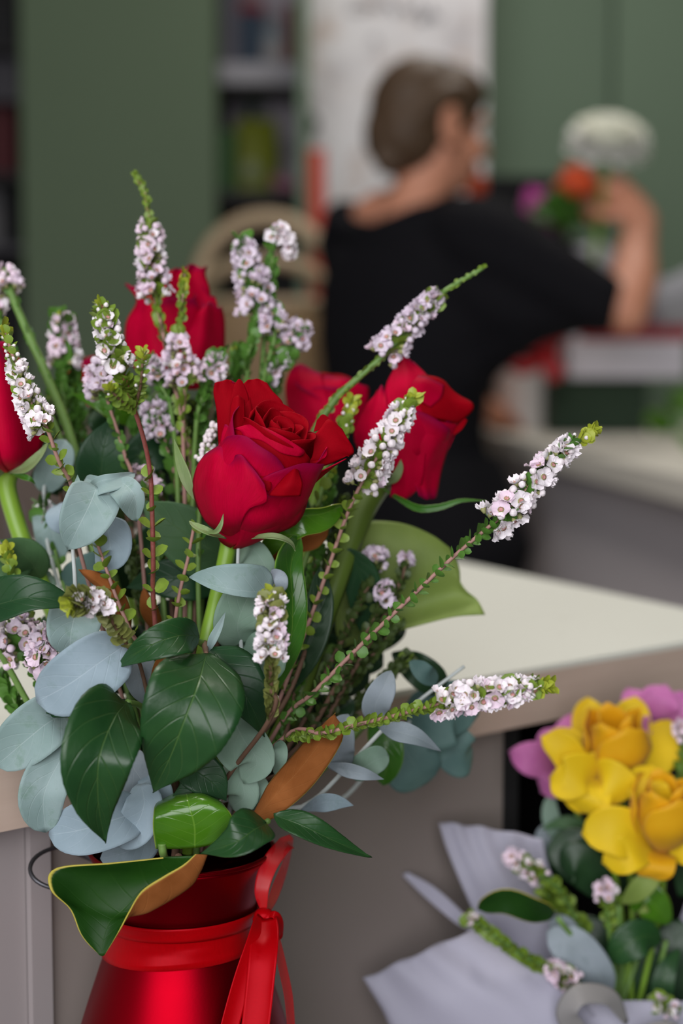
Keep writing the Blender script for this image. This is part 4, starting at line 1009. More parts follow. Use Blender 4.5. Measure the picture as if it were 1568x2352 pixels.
# leafy heath twigs that fill the middle, each one its own twig
FT = [('leafy heath twig behind the left clusters', [(165,880,.775),(175,960,.772),(200,1080,.765),(260,1300,.74)]),
      ('leafy heath twig between the tall rose and the front rose', [(520,880,.75),(505,950,.748),(480,1050,.742),(470,1250,.72)]),
      ('leafy heath twig left of the front rose, upper', [(400,900,.748),(415,980,.745),(430,1080,.738),(440,1300,.715)]),
      ('leafy heath twig rising by the right rose stem', [(760,1080,.73),(745,1180,.726),(715,1330,.72),(650,1600,.70)]),
      ('dark leafy heath twig below the olive leaf', [(915,1430,.735),(860,1500,.732),(790,1590,.725),(700,1740,.705)]),
      ('feathery heath twig low at right beside the counter edge', [(935,1510,.742),(880,1560,.738),(800,1640,.73),(700,1780,.71)]),
      ('leafy heath twig in the dark middle, right', [(720,1400,.71),(705,1480,.708),(680,1580,.702),(630,1740,.69)]),
      ('leafy heath twig under the right white spike', [(790,1150,.715),(770,1230,.712),(735,1360,.706),(660,1600,.69)]),
      ('leafy heath twig behind the left spike and the thick stalk', [(120,900,.775),(130,1000,.77),(170,1120,.76),(240,1350,.74)]),
      ('leafy heath twig just right of the sharp front spike', [(330,905,.765),(340,1000,.76),(360,1100,.752),(400,1300,.73)]),
      ('leafy heath twig behind the dark rounded leaf', [(215,900,.78),(235,1000,.775),(270,1120,.765),(330,1350,.74)]),
      ('leafy heath twig between the red stem and the front rose', [(445,930,.77),(440,1020,.765),(430,1130,.755),(430,1350,.73)]),
      ('leafy heath twig under the lilac heath clusters', [(640,830,.775),(620,920,.77),(590,1020,.765),(540,1250,.74)]),
      ('leafy heath twig left of the tall rose stem', [(365,930,.78),(380,1030,.775),(395,1150,.765),(410,1350,.74)]),
      ('green heath twig rising behind the small lilac cluster', [(385,890,.752),(395,960,.75),(410,1060,.745),(430,1300,.72)]),
      ('green heath twig close left of the front rose', [(472,890,.742),(462,960,.74),(455,1060,.735),(450,1300,.71)]),
      ('green heath twig left of the small lilac cluster', [(300,935,.75),(318,1000,.748),(345,1100,.742),(390,1320,.72)]),
      ('green heath twig above the front rose between the heath clusters', [(545,800,.768),(540,870,.765),(525,960,.76),(500,1200,.73)]),
      ('green heath twig among the far left heath stalks', [(172,820,.778),(178,900,.775),(190,1000,.77),(250,1300,.74)]),
      ('leafy heath twig low in the shaded left middle', [(300,1250,.72),(315,1330,.715),(340,1430,.708),(380,1600,.69)])]
for i, (lb, pth) in enumerate(FT):
    sprig(lb, pth, [('t',0,.25,4,18,.5),('l',0,3,90,21,.5)], 'twig_brown' if i > 2 else 'twig_green', (4,6), 'white', 60+i, DK if (i % 3 and 'green heath' not in lb) else GR, group=None, name='heath_twig', cat='twig')

# filler foliage added in the bouquet's heart, coloured dark to stand for its shade
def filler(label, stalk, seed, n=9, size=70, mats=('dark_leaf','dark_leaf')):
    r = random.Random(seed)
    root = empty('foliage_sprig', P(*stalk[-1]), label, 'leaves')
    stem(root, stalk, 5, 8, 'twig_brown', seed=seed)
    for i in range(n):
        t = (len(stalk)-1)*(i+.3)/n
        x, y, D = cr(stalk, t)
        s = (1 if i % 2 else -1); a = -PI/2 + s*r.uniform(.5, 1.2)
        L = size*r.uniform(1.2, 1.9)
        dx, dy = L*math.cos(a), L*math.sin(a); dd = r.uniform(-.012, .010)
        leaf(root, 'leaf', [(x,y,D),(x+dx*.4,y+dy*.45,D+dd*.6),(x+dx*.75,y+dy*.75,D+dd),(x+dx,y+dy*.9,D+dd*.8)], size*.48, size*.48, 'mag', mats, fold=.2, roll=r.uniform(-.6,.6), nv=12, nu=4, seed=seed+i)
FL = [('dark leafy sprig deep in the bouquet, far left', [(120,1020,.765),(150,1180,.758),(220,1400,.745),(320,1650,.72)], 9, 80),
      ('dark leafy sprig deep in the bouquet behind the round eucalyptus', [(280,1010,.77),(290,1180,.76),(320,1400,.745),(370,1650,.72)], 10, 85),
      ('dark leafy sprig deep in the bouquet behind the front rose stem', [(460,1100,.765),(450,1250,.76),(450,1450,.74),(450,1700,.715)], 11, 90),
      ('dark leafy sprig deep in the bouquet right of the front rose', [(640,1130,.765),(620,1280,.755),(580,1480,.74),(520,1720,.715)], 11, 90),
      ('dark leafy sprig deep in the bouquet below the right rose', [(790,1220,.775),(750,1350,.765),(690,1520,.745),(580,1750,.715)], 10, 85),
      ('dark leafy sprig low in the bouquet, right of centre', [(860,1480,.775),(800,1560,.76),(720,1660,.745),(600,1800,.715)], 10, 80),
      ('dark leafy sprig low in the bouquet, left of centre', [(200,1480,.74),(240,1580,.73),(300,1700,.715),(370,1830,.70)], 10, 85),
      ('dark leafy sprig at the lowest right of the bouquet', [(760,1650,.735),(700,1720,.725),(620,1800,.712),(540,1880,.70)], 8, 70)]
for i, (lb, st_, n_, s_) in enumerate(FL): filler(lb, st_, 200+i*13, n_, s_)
# ------------------------------------------------------------------ the room
def wallmat(name, col, var=.06):
    return plain(name, col, .75, var, 2.5, bump=.05, bscale=120)
M['green'] = wallmat('green_paint', (.122,.178,.120,1))
M['green_door'] = wallmat('green_cupboard_paint', (.085,.125,.072,1))
M['greywall'] = wallmat('grey_plaster', (.10,.095,.10,1))
M['ceil'] = wallmat('ceiling_paint', (.38,.38,.37,1))
M['floor'] = plain('concrete_floor', (.16,.15,.14,1), .6, .2, 3)
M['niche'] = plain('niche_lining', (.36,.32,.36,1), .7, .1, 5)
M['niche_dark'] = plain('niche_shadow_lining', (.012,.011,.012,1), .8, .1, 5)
M['shelf'] = plain('shelf_laminate', (.22,.212,.235,1), .5, .06, 8)
k = NT('cream_laminate')
n1 = k.noise(60, 6, .7); n2 = k.noise(3, 3)
c = k.mix(n2, (.70,.70,.63,1), (.76,.76,.69,1)); c = k.mix(k.ramp(n1, .62, .72), c, (.62,.61,.55,1))
b = k.pbsdf(c, .45); M['top'] = k.done(b.outputs[0])
k = NT('pale_timber')
tc = k.n('ShaderNodeTexCoord'); mp = k.n('ShaderNodeMapping'); mp.inputs['Scale'].default_value = (6, 6, 60); mp.inputs['Rotation'].default_value = (0,0,.66); k.l(tc.outputs['Object'], mp.inputs[0])
g = k.noise(3, 4, .6, vec=mp.outputs[0])
M['edge'] = k.done(k.pbsdf(k.mix(g, (.50,.37,.30,1), (.62,.48,.40,1)), .6).outputs[0])
M['panel'] = plain('taupe_panel', (.27,.225,.205,1), .42, .05, 4)
M['panel_mauve'] = plain('mauve_panel', (.33,.29,.29,1), .45, .05, 4)
M['black'] = plain('black_void', (.008,.007,.008,1), .8, .2, 20)
M['wood_brown'] = plain('brown_cabinet_wood', (.13,.09,.07,1), .55, .2, 8)

WX0, WX1, WY0, WY1, WZ = -2.3, 2.3, -1.5, 4.75, 2.95
def struct(name, m, mat, smooth=False):
    return m.build(name, mat, smooth=smooth, kind='structure')
m = MB(); m.box(((WX0+WX1)/2, (WY0+WY1)/2, -.05), WX1-WX0+.4, WY1-WY0+.4, .1); struct('floor', m, M['floor'])
m = MB(); m.box(((WX0+WX1)/2, (WY0+WY1)/2, WZ+.05), WX1-WX0+.4, WY1-WY0+.4, .1); struct('ceiling', m, M['ceil'])
m = MB(); m.box((WX0-.1, (WY0+WY1)/2, WZ/2), .2, WY1-WY0+.4, WZ); struct('wall_left', m, M['greywall'])
m = MB(); m.box((WX1+.1, (WY0+WY1)/2, WZ/2), .2, WY1-WY0+.4, WZ); struct('wall_right', m, M['green'])
m = MB(); m.box(((WX0+WX1)/2, WY1+.1, WZ/2), WX1-WX0, .2, WZ); struct('wall_back', m, M['green'])
# shop-front wall with its window opening, behind the camera
WIN = (-2.05, .65, .85, 2.8)
m = MB()
x0, x1, z0, z1 = WIN
m.box(((WX0+x0)/2, WY0-.1, WZ/2), x0-WX0, .2, WZ)
m.box(((WX1+x1)/2, WY0-.1, WZ/2), WX1-x1, .2, WZ)
m.box(((x0+x1)/2, WY0-.1, z0/2), x1-x0, .2, z0)
m.box(((x0+x1)/2, WY0-.1, (WZ+z1)/2), x1-x0, .2, WZ-z1)
struct('wall_front', m, M['greywall'])
m = MB()
for a, b_, w, h in (((x0+.03), (z0+z1)/2, .06, z1-z0), ((x1-.03), (z0+z1)/2, .06, z1-z0)): m.box((a, WY0-.08, b_), w, .08, h)
for zz in (z0+.03, z1-.03): m.box(((x0+x1)/2, WY0-.08, zz), x1-x0, .08, .06)
struct('window_1', m, M['shelf'])

def yD(px, py, D): return P(px, py, D)
# built-in cupboard: a wide green upright, niches on both sides
def slab(px0, px1, D, thick, z0=0, z1=WZ, mat=None):
    a, b = P(px0, 800, D), P(px1, 800, D)
    m = MB(); m.box(((a.x+b.x)/2, a.y+thick/2, (z0+z1)/2), b.x-a.x, thick, z1-z0, bev=.002)
    return m
m = slab(58, 497, 4.0, .5); struct('wall_pier', m, M['green_door'])
m = slab(684, 707, 4.0, .5); struct('trim_1', m, M['green'])
m = slab(1402, 2400, 4.64, .3); struct('wall_alcove', m, M['green'])
# niche lining between the uprights
ax, bx = P(497, 800, 4.0).x, P(684, 800, 4.0).x
yN = P(0, 800, 4.0).y
def zat(py, D): return P(784, py, D).z
m = MB(); m.box(((ax+bx)/2, yN+.46, WZ/2), bx-ax, .04, WZ); struct('wall_niche', m, M['niche'])
def board(px0, px1, py, D0, D1, th, label, mat='shelf', name='wall_shelf'):
    a, b = P(px0, py, D0), P(px1, py, D0)
    y1 = P(784, 800, D1).y
    m = MB(); m.box(((a.x+b.x)/2, (a.y+y1)/2, a.z-th/2), b.x-a.x-.002, y1-a.y, th, bev=.002)
    o = m.build(name, M[mat], loc=((a.x+b.x)/2, a.y, a.z)); tag(o, label, 'shelf'); return o, a.z
_, zs1 = board(498, 683, 143, 4.02, 4.45, .05, 'grey shelf in the niche holding the blue bottle')
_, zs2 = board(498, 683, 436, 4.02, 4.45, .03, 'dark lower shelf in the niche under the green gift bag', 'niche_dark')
m = MB(); m.box(((ax+bx)/2, yN+.43, zs2/2-.02), bx-ax-.01, .02, zs2-.04); struct('niche_shade_panel', m, M['niche_dark'])  # near-black sheet standing in for the shadow under the lower shelf

def colr(name, c, rough=.5, spec=.15, **k): return plain(name, c, rough, .08, 30, spec=spec, **k)
def upright(name, px, py_top, D, z0, w, d, mat, label, cat, kind='box', cap=None, group=None):
    """a box or bottle standing on z0, its top seen at py_top"""
    t = P(px, py_top, D); h = t.z - z0
    root = empty(name, (t.x, t.y, z0), label, cat, group)
    m = MB()
    if kind == 'box':
        m.box((t.x, t.y, z0+h/2+.0005), w, d, h, bev=.004); m.build('body', mat, root, smooth=False)
        if cap:
            m = MB(); m.box((t.x, t.y, z0+h-.012), w+.004, d+.004, .026, bev=.003); m.build('lid', cap, root, smooth=False)
    else:
        r = w/2
        m.lathe([(r*.9,.0005),(r,.006),(r,h*.62),(r*.85,h*.72),(r*.4,h*.80),(r*.36,h*.90)], (t.x,t.y,z0), 28); m.build('body', mat, root)
        m = MB(); m.lathe([(r*.42,h*.88),(r*.44,h*.9),(r*.44,h*.99),(r*.38,h)], (t.x,t.y,z0), 20); m.build('cap', cap or mat, root)
        m = MB(); m.lathe([(r*1.01,h*.18),(r*1.012,h*.2),(r*1.012,h*.5),(r*1.01,h*.52)], (t.x,t.y,z0), 28); m.build('paper_label', M['label_paper'], root)
    return root
M['label_paper'] = colr('paper_label', (.32,.30,.30,1))
M['blue_tin'] = colr('dark_blue', (.030,.052,.085,1)); M['pale_blue'] = colr('pale_blue', (.24,.28,.31,1)); M['deep_red'] = colr('deep_red', (.10,.022,.018,1))
M['red_lid'] = colr('red_lid', (.20,.012,.018,1)); M['lav_box'] = colr('lavender_box', (.20,.19,.23,1))
upright('storage_tin', 578, 10, 4.2, zs1, .058, .058, M['blue_tin'], 'dark blue tin with a red lid on the niche shelf', 'tin', 'box', M['red_lid'])
upright('storage_jar', 628, 35, 4.16, zs1, .056, .056, M['pale_blue'], 'pale blue bottle right of the dark blue tin', 'bottle', 'bottle', M['shelf'])
upright('folder', 668, 22, 4.2, zs1, .028, .16, M['deep_red'], 'dark red folder at the right end of the niche shelf', 'folder')
upright('carton', 525, -40, 4.25, zs1, .055, .12, M['lav_box'], 'lavender grey carton at the left end of the niche shelf', 'box')
M['bag_green'] = colr('yellow_green_paper', (.13,.15,.012,1)); M['bag_dark'] = colr('dark_green_paper', (.018,.06,.014,1)); M['pale_disc'] = colr('pale_green_print', (.20,.23,.13,1))
M['pink_wrap'] = colr('pink_tissue', (.24,.10,.14,1)); M['bottle_green'] = colr('bottle_green', (.012,.045,.028,1), .2)
upright('green_bottle', 577, 222, 4.3, zs2, .042, .042, M['bottle_green'], 'dark green bottle standing behind the yellow green gift bag', 'bottle', 'bottle', M['bottle_green'])
upright('gift_box', 521, 305, 4.1, zs2, .045, .10, M['bag_dark'], 'dark green box left of the yellow green gift bag', 'box')
# gift bag: tapered body with fold-over top and a pale round print
t = P(590, 275, 4.15); w = .105
bag = empty('gift_bag', (t.x, t.y, zs2), 'yellow green paper gift bag with a pale round print, on the lower niche shelf', 'bag')
h = t.z - zs2
rows = []
m = MB()
sec = [(0,.050,.030),(.5,.052,.028),(.85,.050,.018),(1,.048,.006)]
ring = []
for f, sx, sy in sec:
    ring.append([Vector((t.x+sx*cx, t.y+sy*cy, zs2+.0005+h*f)) for cx, cy in ((-1,-1),(0,-1.15),(1,-1),(1,1),(0,1.1),(-1,1),(-1,-1))])
m.grid(ring, 0); n0 = len(m.v); m.v += ring[0][:-1]; m.f.append(list(range(n0, n0+6))); m.m.append(0); m.uv.append([(0,0)]*6)
m.build('body', M['bag_green'], bag)
m = MB(); m.lathe([(.0001,0),(.024,0),(.024,.002),(.0001,.002)], (0,0,0), 28)
m.v = [Vector((t.x-.012+v.x, t.y-.036-v.z, zs2+.055+v.y)) for v in m.v]; m.build('printed_disc', M['pale_disc'], bag)
m = MB(); m.tube(curve([(t.x-.025,t.y,t.z-.004),(t.x-.02,t.y,t.z+.03),(t.x+.02,t.y,t.z+.03),(t.x+.025,t.y,t.z-.004)], 14), .0025, 6); m.build('handle', M['bag_dark'], bag)
t = P(650, 410, 4.08)
pk = empty('tissue_bundle', (t.x, t.y, zs2), 'crumpled pink tissue bundle beside the gift bag', 'tissue paper')
m = MB(); m.ball((t.x,t.y,zs2+.018), .020, 0, 14, (1.5,1,.88)); m.ball((t.x+.02,t.y-.004,zs2+.012), .013, 0, 12, (1.4,1,.9)); m.ball((t.x-.018,t.y,zs2+.03), .012, 0, 12); m.build('wad', M['pink_wrap'], pk)

# dark niche at the far left with its boxes
M['greybox'] = colr('grey_card', (.05,.047,.056,1))
x1n = P(58, 800, 4.0).x
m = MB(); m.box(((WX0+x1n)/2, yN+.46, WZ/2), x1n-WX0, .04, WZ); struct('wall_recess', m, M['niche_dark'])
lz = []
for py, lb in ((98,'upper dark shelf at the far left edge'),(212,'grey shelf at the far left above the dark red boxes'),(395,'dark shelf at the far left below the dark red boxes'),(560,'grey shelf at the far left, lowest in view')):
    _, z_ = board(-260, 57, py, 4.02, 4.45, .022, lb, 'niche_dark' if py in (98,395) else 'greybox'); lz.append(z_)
M['blk'] = colr('black_card', (.006,.006,.007,1)); M['wine'] = colr('wine_card', (.060,.003,.006,1)); M['midgrey'] = colr('mid_grey_card', (.13,.125,.13,1))
upright('storage_box', 5, 0, 4.15, lz[0], .09, .12, M['blk'], 'black box on the top shelf at the far left', 'box')
upright('storage_box', 12, 120, 4.15, lz[1], .09, .12, M['greybox'], 'dark grey box on the second shelf at the far left', 'box')
upright('storage_box', 8, 230, 4.15, lz[2], .075, .12, M['wine'], 'dark wine red box at the far left', 'box')
upright('storage_box', 35, 415, 4.2, lz[3], .035, .12, M['blk'], 'slim black box on the lowest shelf at the far left', 'box')
upright('storage_box', -10, 400, 4.2, lz[3], .045, .12, M['midgrey'], 'grey box cut by the left edge beside the slim black box', 'box')

# printed banner on the back wall behind the person
k = NT('banner_print')
n1 = k.noise(7, 4, .6); n2 = k.noise(4.2, 3, .5); n3 = k.noise(16, 3, .5)
c = k.mix(k.ramp(n1, .54, .70), (.68,.66,.685,1), (.46,.36,.315,1))
c = k.mix(k.math('MULTIPLY', k.ramp(n2, .55, .72), .8), c, (.36,.33,.35,1))
c = k.mix(k.math('MULTIPLY', k.ramp(n3, .60, .72), .6), c, (.58,.42,.32,1))
M['banner'] = k.done(k.pbsdf(c, .7).outputs[0])
M['ink'] = colr('grey_ink', (.11,.10,.11,1))
a, b_ = P(709, 0, 4.3), P(1112, 0, 4.3); zb0, zb1 = zat(640, 4.3), 2.5
bn = empty('wall_banner', ((a.x+b_.x)/2, P(784,800,4.3).y, zb0), 'pale printed banner with faint script hanging behind the person', 'banner')
yb = P(784,800,4.3).y
m = MB(); m.box(((a.x+b_.x)/2, yb, (zb0+zb1)/2), b_.x-a.x, .012, zb1-zb0, bev=.002); m.build('sheet', M['banner'], bn, smooth=False)
m = MB(); m.tube([(a.x-.02, yb, zb1+.008), (b_.x+.02, yb, zb1+.008)], .010, 10); m.build('hanging_rod', M['shelf'], bn)
m = MB(); m.box(((a.x+b_.x)/2, (yb+WY1)/2, zb1+.008), .03, WY1-yb, .02); m.build('bracket', M['shelf'], bn)
def ink(pts, r):
    m = MB(); w = [P(x, y, 4.3) for x, y in pts]; w = [Vector((q.x, yb-.0065, q.z)) for q in w]
    m.tube(curve(w, 8*len(w)), r, 6, flat=.3); m.build('lettering', M['ink'], bn)
ink([(905,-40),(880,0),(850,35),(805,40),(815,20),(870,30)], .006)
ink([(870,40),(890,20),(905,45),(925,25),(938,48),(955,28),(970,50),(985,38),(1000,58),(1012,45)], .008)
ink([(955,55),(975,62),(990,48),(1000,60)], .009)
ink([(848,118),(856,100),(868,112),(862,140)], .005)
M['ornament'] = colr('dark_ornament', (.018,.028,.020,1), .5)
q = P(716, 288, 4.26); q2 = Vector((q.x, yb-.022, q.z))
orn = empty('hanging_ornament', q2, 'small dark round ornament on the left edge of the banner', 'ornament')
m = MB(); m.ball(q2, .018, 0, 16, (1,.8,1.15)); m.build('bauble', M['ornament'], orn)
m = MB(); m.tube([q2+Vector((0,0,.018)), q2+Vector((0,.008,.05)), q2+Vector((0,.012,.075))], .0015, 6); m.build('hook', M['ornament'], orn)

# ------------------------------------------------------------------ low cabinet with basket and paper roll
ZT = CAM.z - .163
ca, cb = P(-420, 975, 3.42), P(742, 975, 3.42)
y0c, y1c = P(784,800,3.38).y, P(784,800,3.98).y
cab = empty('low_cabinet', ((ca.x+cb.x)/2, (y0c+y1c)/2, 0), 'low brown cabinet behind the flowers carrying the wicker basket', 'cabinet')
m = MB(); m.box(((ca.x+cb.x)/2, (y0c+y1c)/2, (ZT-.03)/2), cb.x-ca.x, y1c-y0c, ZT-.03, bev=.003); m.build('body', M['wood_brown'], cab, smooth=False)
m = MB(); m.box(((ca.x+cb.x)/2, (y0c+y1c)/2-.01, ZT-.015), cb.x-ca.x+.02, y1c-y0c, .03, bev=.003); m.build('top', M['wood_brown'], cab, smooth=False)
for i in range(2):
    cx = ca.x + (cb.x-ca.x)*(.25+.5*i)
    m = MB(); m.box((cx, y0c-.009, (ZT-.05)/2+.01), (cb.x-ca.x)/2-.02, .018, ZT-.12, bev=.003); d_ = m.build('door', M['wood_brown'], cab, smooth=False)
    m = MB(); m.tube([(cx+.15*(1-2*i), y0c-.03, ZT-.25), (cx+.15*(1-2*i), y0c-.03, ZT-.15)], .006, 8)
    for zz in (ZT-.245, ZT-.155): m.tube([(cx+.15*(1-2*i), y0c-.03, zz), (cx+.15*(1-2*i), y0c-.017, zz)], .004, 6)
    m.build('handle', M['shelf'], d_)

k = NT('wicker')
tc = k.n('ShaderNodeTexCoord'); br = k.n('ShaderNodeTexBrick'); br.inputs['Scale'].default_value = 34; br.inputs['Mortar Size'].default_value = .03
br.inputs['Color1'].default_value = (.44,.30,.16,1); br.inputs['Color2'].default_value = (.33,.215,.11,1); br.inputs['Mortar'].default_value = (.07,.04,.02,1)
k.l(tc.outputs['UV'], br.inputs[0])
b = k.pbsdf(br.outputs[0], .65); k.l(k.bump(br.outputs['Fac'], -.6, .004), b.inputs['Normal']); M['wicker'] = k.done(b.outputs[0])
M['cane'] = plain('twisted_cane', (.38,.285,.18,1), .6, .2, 60, bump=.4, bscale=90)
bc = P(612, 800, 3.58); bc.z = ZT
bas = empty('wicker_basket', bc, 'tan wicker basket with hooped handles on the low cabinet', 'basket')
zr = zat(700, 3.58) - ZT
m = MB(); m.lathe([(.105,.001),(.115,.01),(.134,zr*.4),(.146,zr*.8),(.148,zr),(.140,zr),(.138,zr*.8),(.126,zr*.4),(.100,.014),(.02,.012)], bc, 48); m.build('body', M['wicker'], bas)
m = MB(); m.tube([bc+Vector((.146*math.cos(2*PI*i/40), .146*math.sin(2*PI*i/40), zr)) for i in range(41)], .011, 8); m.build('rim', M['cane'], bas)
def hoop(ztop, lean, r, rad):
    pts = []
    for i in range(33):
        a = PI*i/32
        z = zr + (ztop-zr)*math.sin(a)**.85; f = math.sin(a)
        pts.append(bc + Vector((-rad*math.cos(a), lean*f, z)))
    m = MB(); m.tube(pts, r, 10); m.build('handle', M['cane'], bas)
hoop(zat(502,3.58)-ZT, .03, .019, .146); hoop(zat(605,3.58)-ZT, -.07, .015, .135)
M['red_paper'] = colr('red_wrapping_paper', (.36,.045,.028,1), .5)
q = P(727, 345, 3.72)
roll = empty('wrapping_paper_roll', (q.x, q.y, ZT), 'upright roll of red wrapping paper beside the banner', 'paper roll')
m = MB(); m.lathe([(.018,.001),(.019,.004),(.019,q.z-ZT),(.012,q.z-ZT),(.012,q.z-ZT-.03)], (q.x,q.y,ZT), 28); m.build('paper', M['red_paper'], roll)
m = MB(); m.lathe([(.0118,.001),(.0118,q.z-ZT-.004),(.0095,q.z-ZT-.004),(.0095,q.z-ZT-.05)], (q.x,q.y,ZT), 24); m.build('core', M['wicker'], roll)

# ------------------------------------------------------------------ the white work counter
A = G(0, 1745, ZT); A = A + (A - G(1568, 1475, ZT))*1.2           # near edge carried on to the left, out of frame
C = G(1775, 1439, ZT)
E = G(1060, 1290, ZT); E = C + (E - C)*1.95
Bk = A + (E - C)
ctr = empty('work_counter', (C + A)/2*1.0 + Vector((0,0,-ZT)), 'white-topped work counter with a pale timber edge behind the bouquet', 'counter')
def prism(poly, z0, z1, mat=0, m=None, matside=None):
    m = m or MB(); n0 = len(m.v); n = len(poly)
    for z in (z0, z1):
        for p in poly: m.v.append(Vector((p.x, p.y, z)))
    area = sum(poly[i].x*poly[(i+1)%n].y - poly[(i+1)%n].x*poly[i].y for i in range(n))
    top = [n0+n+i for i in range(n)]; bot = [n0+i for i in range(n)][::-1]
    if area < 0: top.reverse(); bot.reverse()
    m.f += [top, bot]; m.m += [mat, mat]; m.uv += [[(0,0)]*n]*2
    for i in range(n):
        j = (i+1) % n
        q = [n0+i, n0+j, n0+n+j, n0+n+i]
        if area < 0: q.reverse()
        m.f.append(q); m.m.append(mat if matside is None else matside); m.uv.append([(0,0)]*4)
    return m
quad = [A, C, E, Bk]
cen = (A+C+E+Bk)/4
def inset(p, d): return p + (cen-p).normalized()*d
EDG = .0295
prism([inset(p, .001) for p in quad], ZT-.003, ZT).build('top', M['top'], ctr, smooth=False)
prism(quad, ZT-EDG, ZT-.0031).build('edge_board', M['edge'], ctr, smooth=False)
# front below the edge board: panelled, with a dark open shelf bay at the right
u = (C-A).normalized(); nrm = Vector((u.y, -u.x, 0))      # towards the viewer
if nrm.y > 0: nrm = -nrm
def along(px): # point on the near edge seen in column px
    d = FWD + RGT*((px-784)/F)
    # solve CAM + s*d (xy) on line A + t*u
    det = d.x*(-u.y) - d.y*(-u.x)
    s = ((A.x-CAM.x)*(-u.y) - (A.y-CAM.y)*(-u.x))/det
    p = CAM + d*s; return Vector((p.x, p.y, 0))
def front(pa, pb, z0, z1, back, th, name, mat, parent=ctr):
    poly = [pa - nrm*back, pb - nrm*back, pb - nrm*(back+th), pa - nrm*(back+th)]
    return prism(poly, z0, z1).build(name, M[mat], parent, smooth=False)
Lp, Rp = Vector((A.x,A.y,0)), Vector((C.x,C.y,0))
b0 = along(1212); b1 = along(1700)
front(Lp+u*.02, along(88), .06, ZT-EDG, .016, .018, 'front_panel', 'panel_mauve')
front(along(90), along(138), .06, ZT-EDG, .012, .022, 'front_panel', 'panel_mauve')
front(along(140), b0, .06, ZT-EDG, .016, .018, 'front_panel', 'panel')
front(b1, Rp-u*.01, .06, ZT-EDG, .016, .018, 'front_panel', 'panel')
front(b0, b1, .06, ZT-EDG, .30, .012, 'bay_back', 'black')
front(b0+u*.001, b0+u*.016, .06, ZT-EDG, .02, .28, 'bay_side', 'black'); front(b1-u*.016, b1-u*.001, .06, ZT-EDG, .02, .28, 'bay_side', 'black')
front(b0+u*.017, b1-u*.017, ZT-.20, ZT-.185, .03, .265, 'shelf', 'black')
front(Lp+u*.05, Rp-u*.04, .0, .06, .06, .02, 'plinth', 'black')
rz = [E - C, Bk - A]
prism([inset(C,.03), inset(E,.03), inset(E,.05), inset(C,.05)], .0, ZT-EDG).build('end_panel', M['panel'], ctr, smooth=False)
prism([inset(E,.03), inset(Bk,.03), inset(Bk,.05), inset(E,.05)], .0, ZT-EDG).build('back_panel', M['panel'], ctr, smooth=False)
# thin dark wire ring hooked on the counter front at the left
M['wire'] = colr('dark_wire', (.10,.098,.108,1), .4, metal=.8)
qc = along(116) + nrm*.006; rc = P(128, 1996, (Vector((qc.x,qc.y,CAM.z))-CAM).dot(FWD))
dist = (qc - Vector((CAM.x,CAM.y,0))).length
rc = Vector((qc.x, qc.y, CAM.z - (1996-800)/F*dist*1.0))
ring = empty('wire_ring', rc, 'dark wire ring on the counter front at left, behind the magnolia leaf', 'ring')
m = MB()
m.tube([rc + u*(.0165*math.cos(2*PI*i/40)) + nrm*(.003+.009*math.sin(2*PI*i/40)) + Vector((0,0,-.0062*math.sin(2*PI*i/40))) for i in range(41)], .0009, 8, caps=False); m.build('hoop', M['wire'], ring)
m = MB(); m.tube([rc + u*.0155 + nrm*.006, rc + u*.0155 - nrm*.020], .0022, 8); m.build('pin', M['wire'], ring)

# display stands (below the frame) for the vase and the wrapped bouquet
M['stand'] = plain('painted_stand', (.30,.29,.28,1), .6, .08, 6)
def stand(c, z, r, label):
    root = empty('display_stand', (c.x, c.y, 0), label, 'stand')
    m = MB(); m.lathe([(r*.98,z-.02),(r,z-.017),(r,z-.003),(r*.98,z)], (c.x,c.y,0), 48); m.build('top', M['stand'], root)
    m = MB(); m.lathe([(.018,.02),(.018,z-.02)], (c.x,c.y,0), 24); m.build('post', M['wire'], root)
    m = MB(); m.lathe([(r*.8,0),(r*.8,.012),(.03,.022),(.018,.03)], (c.x,c.y,0), 40); m.build('base', M['wire'], root)
stand(VC, STAND_Z, .053, 'small round stand carrying the red vase')

# ------------------------------------------------------------------ the florist's bench at the right
b_n = G(1640, 1119, ZT); b_f = G(1125, 1000.5, ZT)
dirb = (b_f - b_n).normalized(); b_f = b_n + dirb*((b_f-b_n).length+.85); b_n = b_n + Vector((.02,0,0)); b_f = b_f + Vector((.02,0,0))
b_n = b_n - dirb*.35
w_ = Vector((1.35, .1, 0))
bench = empty('florist_bench', (b_n+b_f)/2 + w_/2 + Vector((0,0,-ZT)), 'long pale-topped florist bench at right where the person works', 'bench')
qd = [b_n, b_n+w_, b_f+w_, b_f]
M['benchtop'] = plain('bench_top', (.74,.70,.62,1), .5, .1, 6); M['benchside'] = plain('bench_side', (.74,.68,.70,1), .5, .06, 3)
prism(qd, ZT-.035, ZT).build('top', M['benchtop'], bench, smooth=False)
cen2 = sum(qd, Vector((0,0,0)))/4
prism([b_n+Vector((.055,.03,0)), b_n+w_+Vector((-.03,.03,0)), b_f+w_+Vector((-.03,-.03,0)), b_f+Vector((.055,-.03,0))], 0, ZT-.035).build('body', M['benchside'], bench, smooth=False)

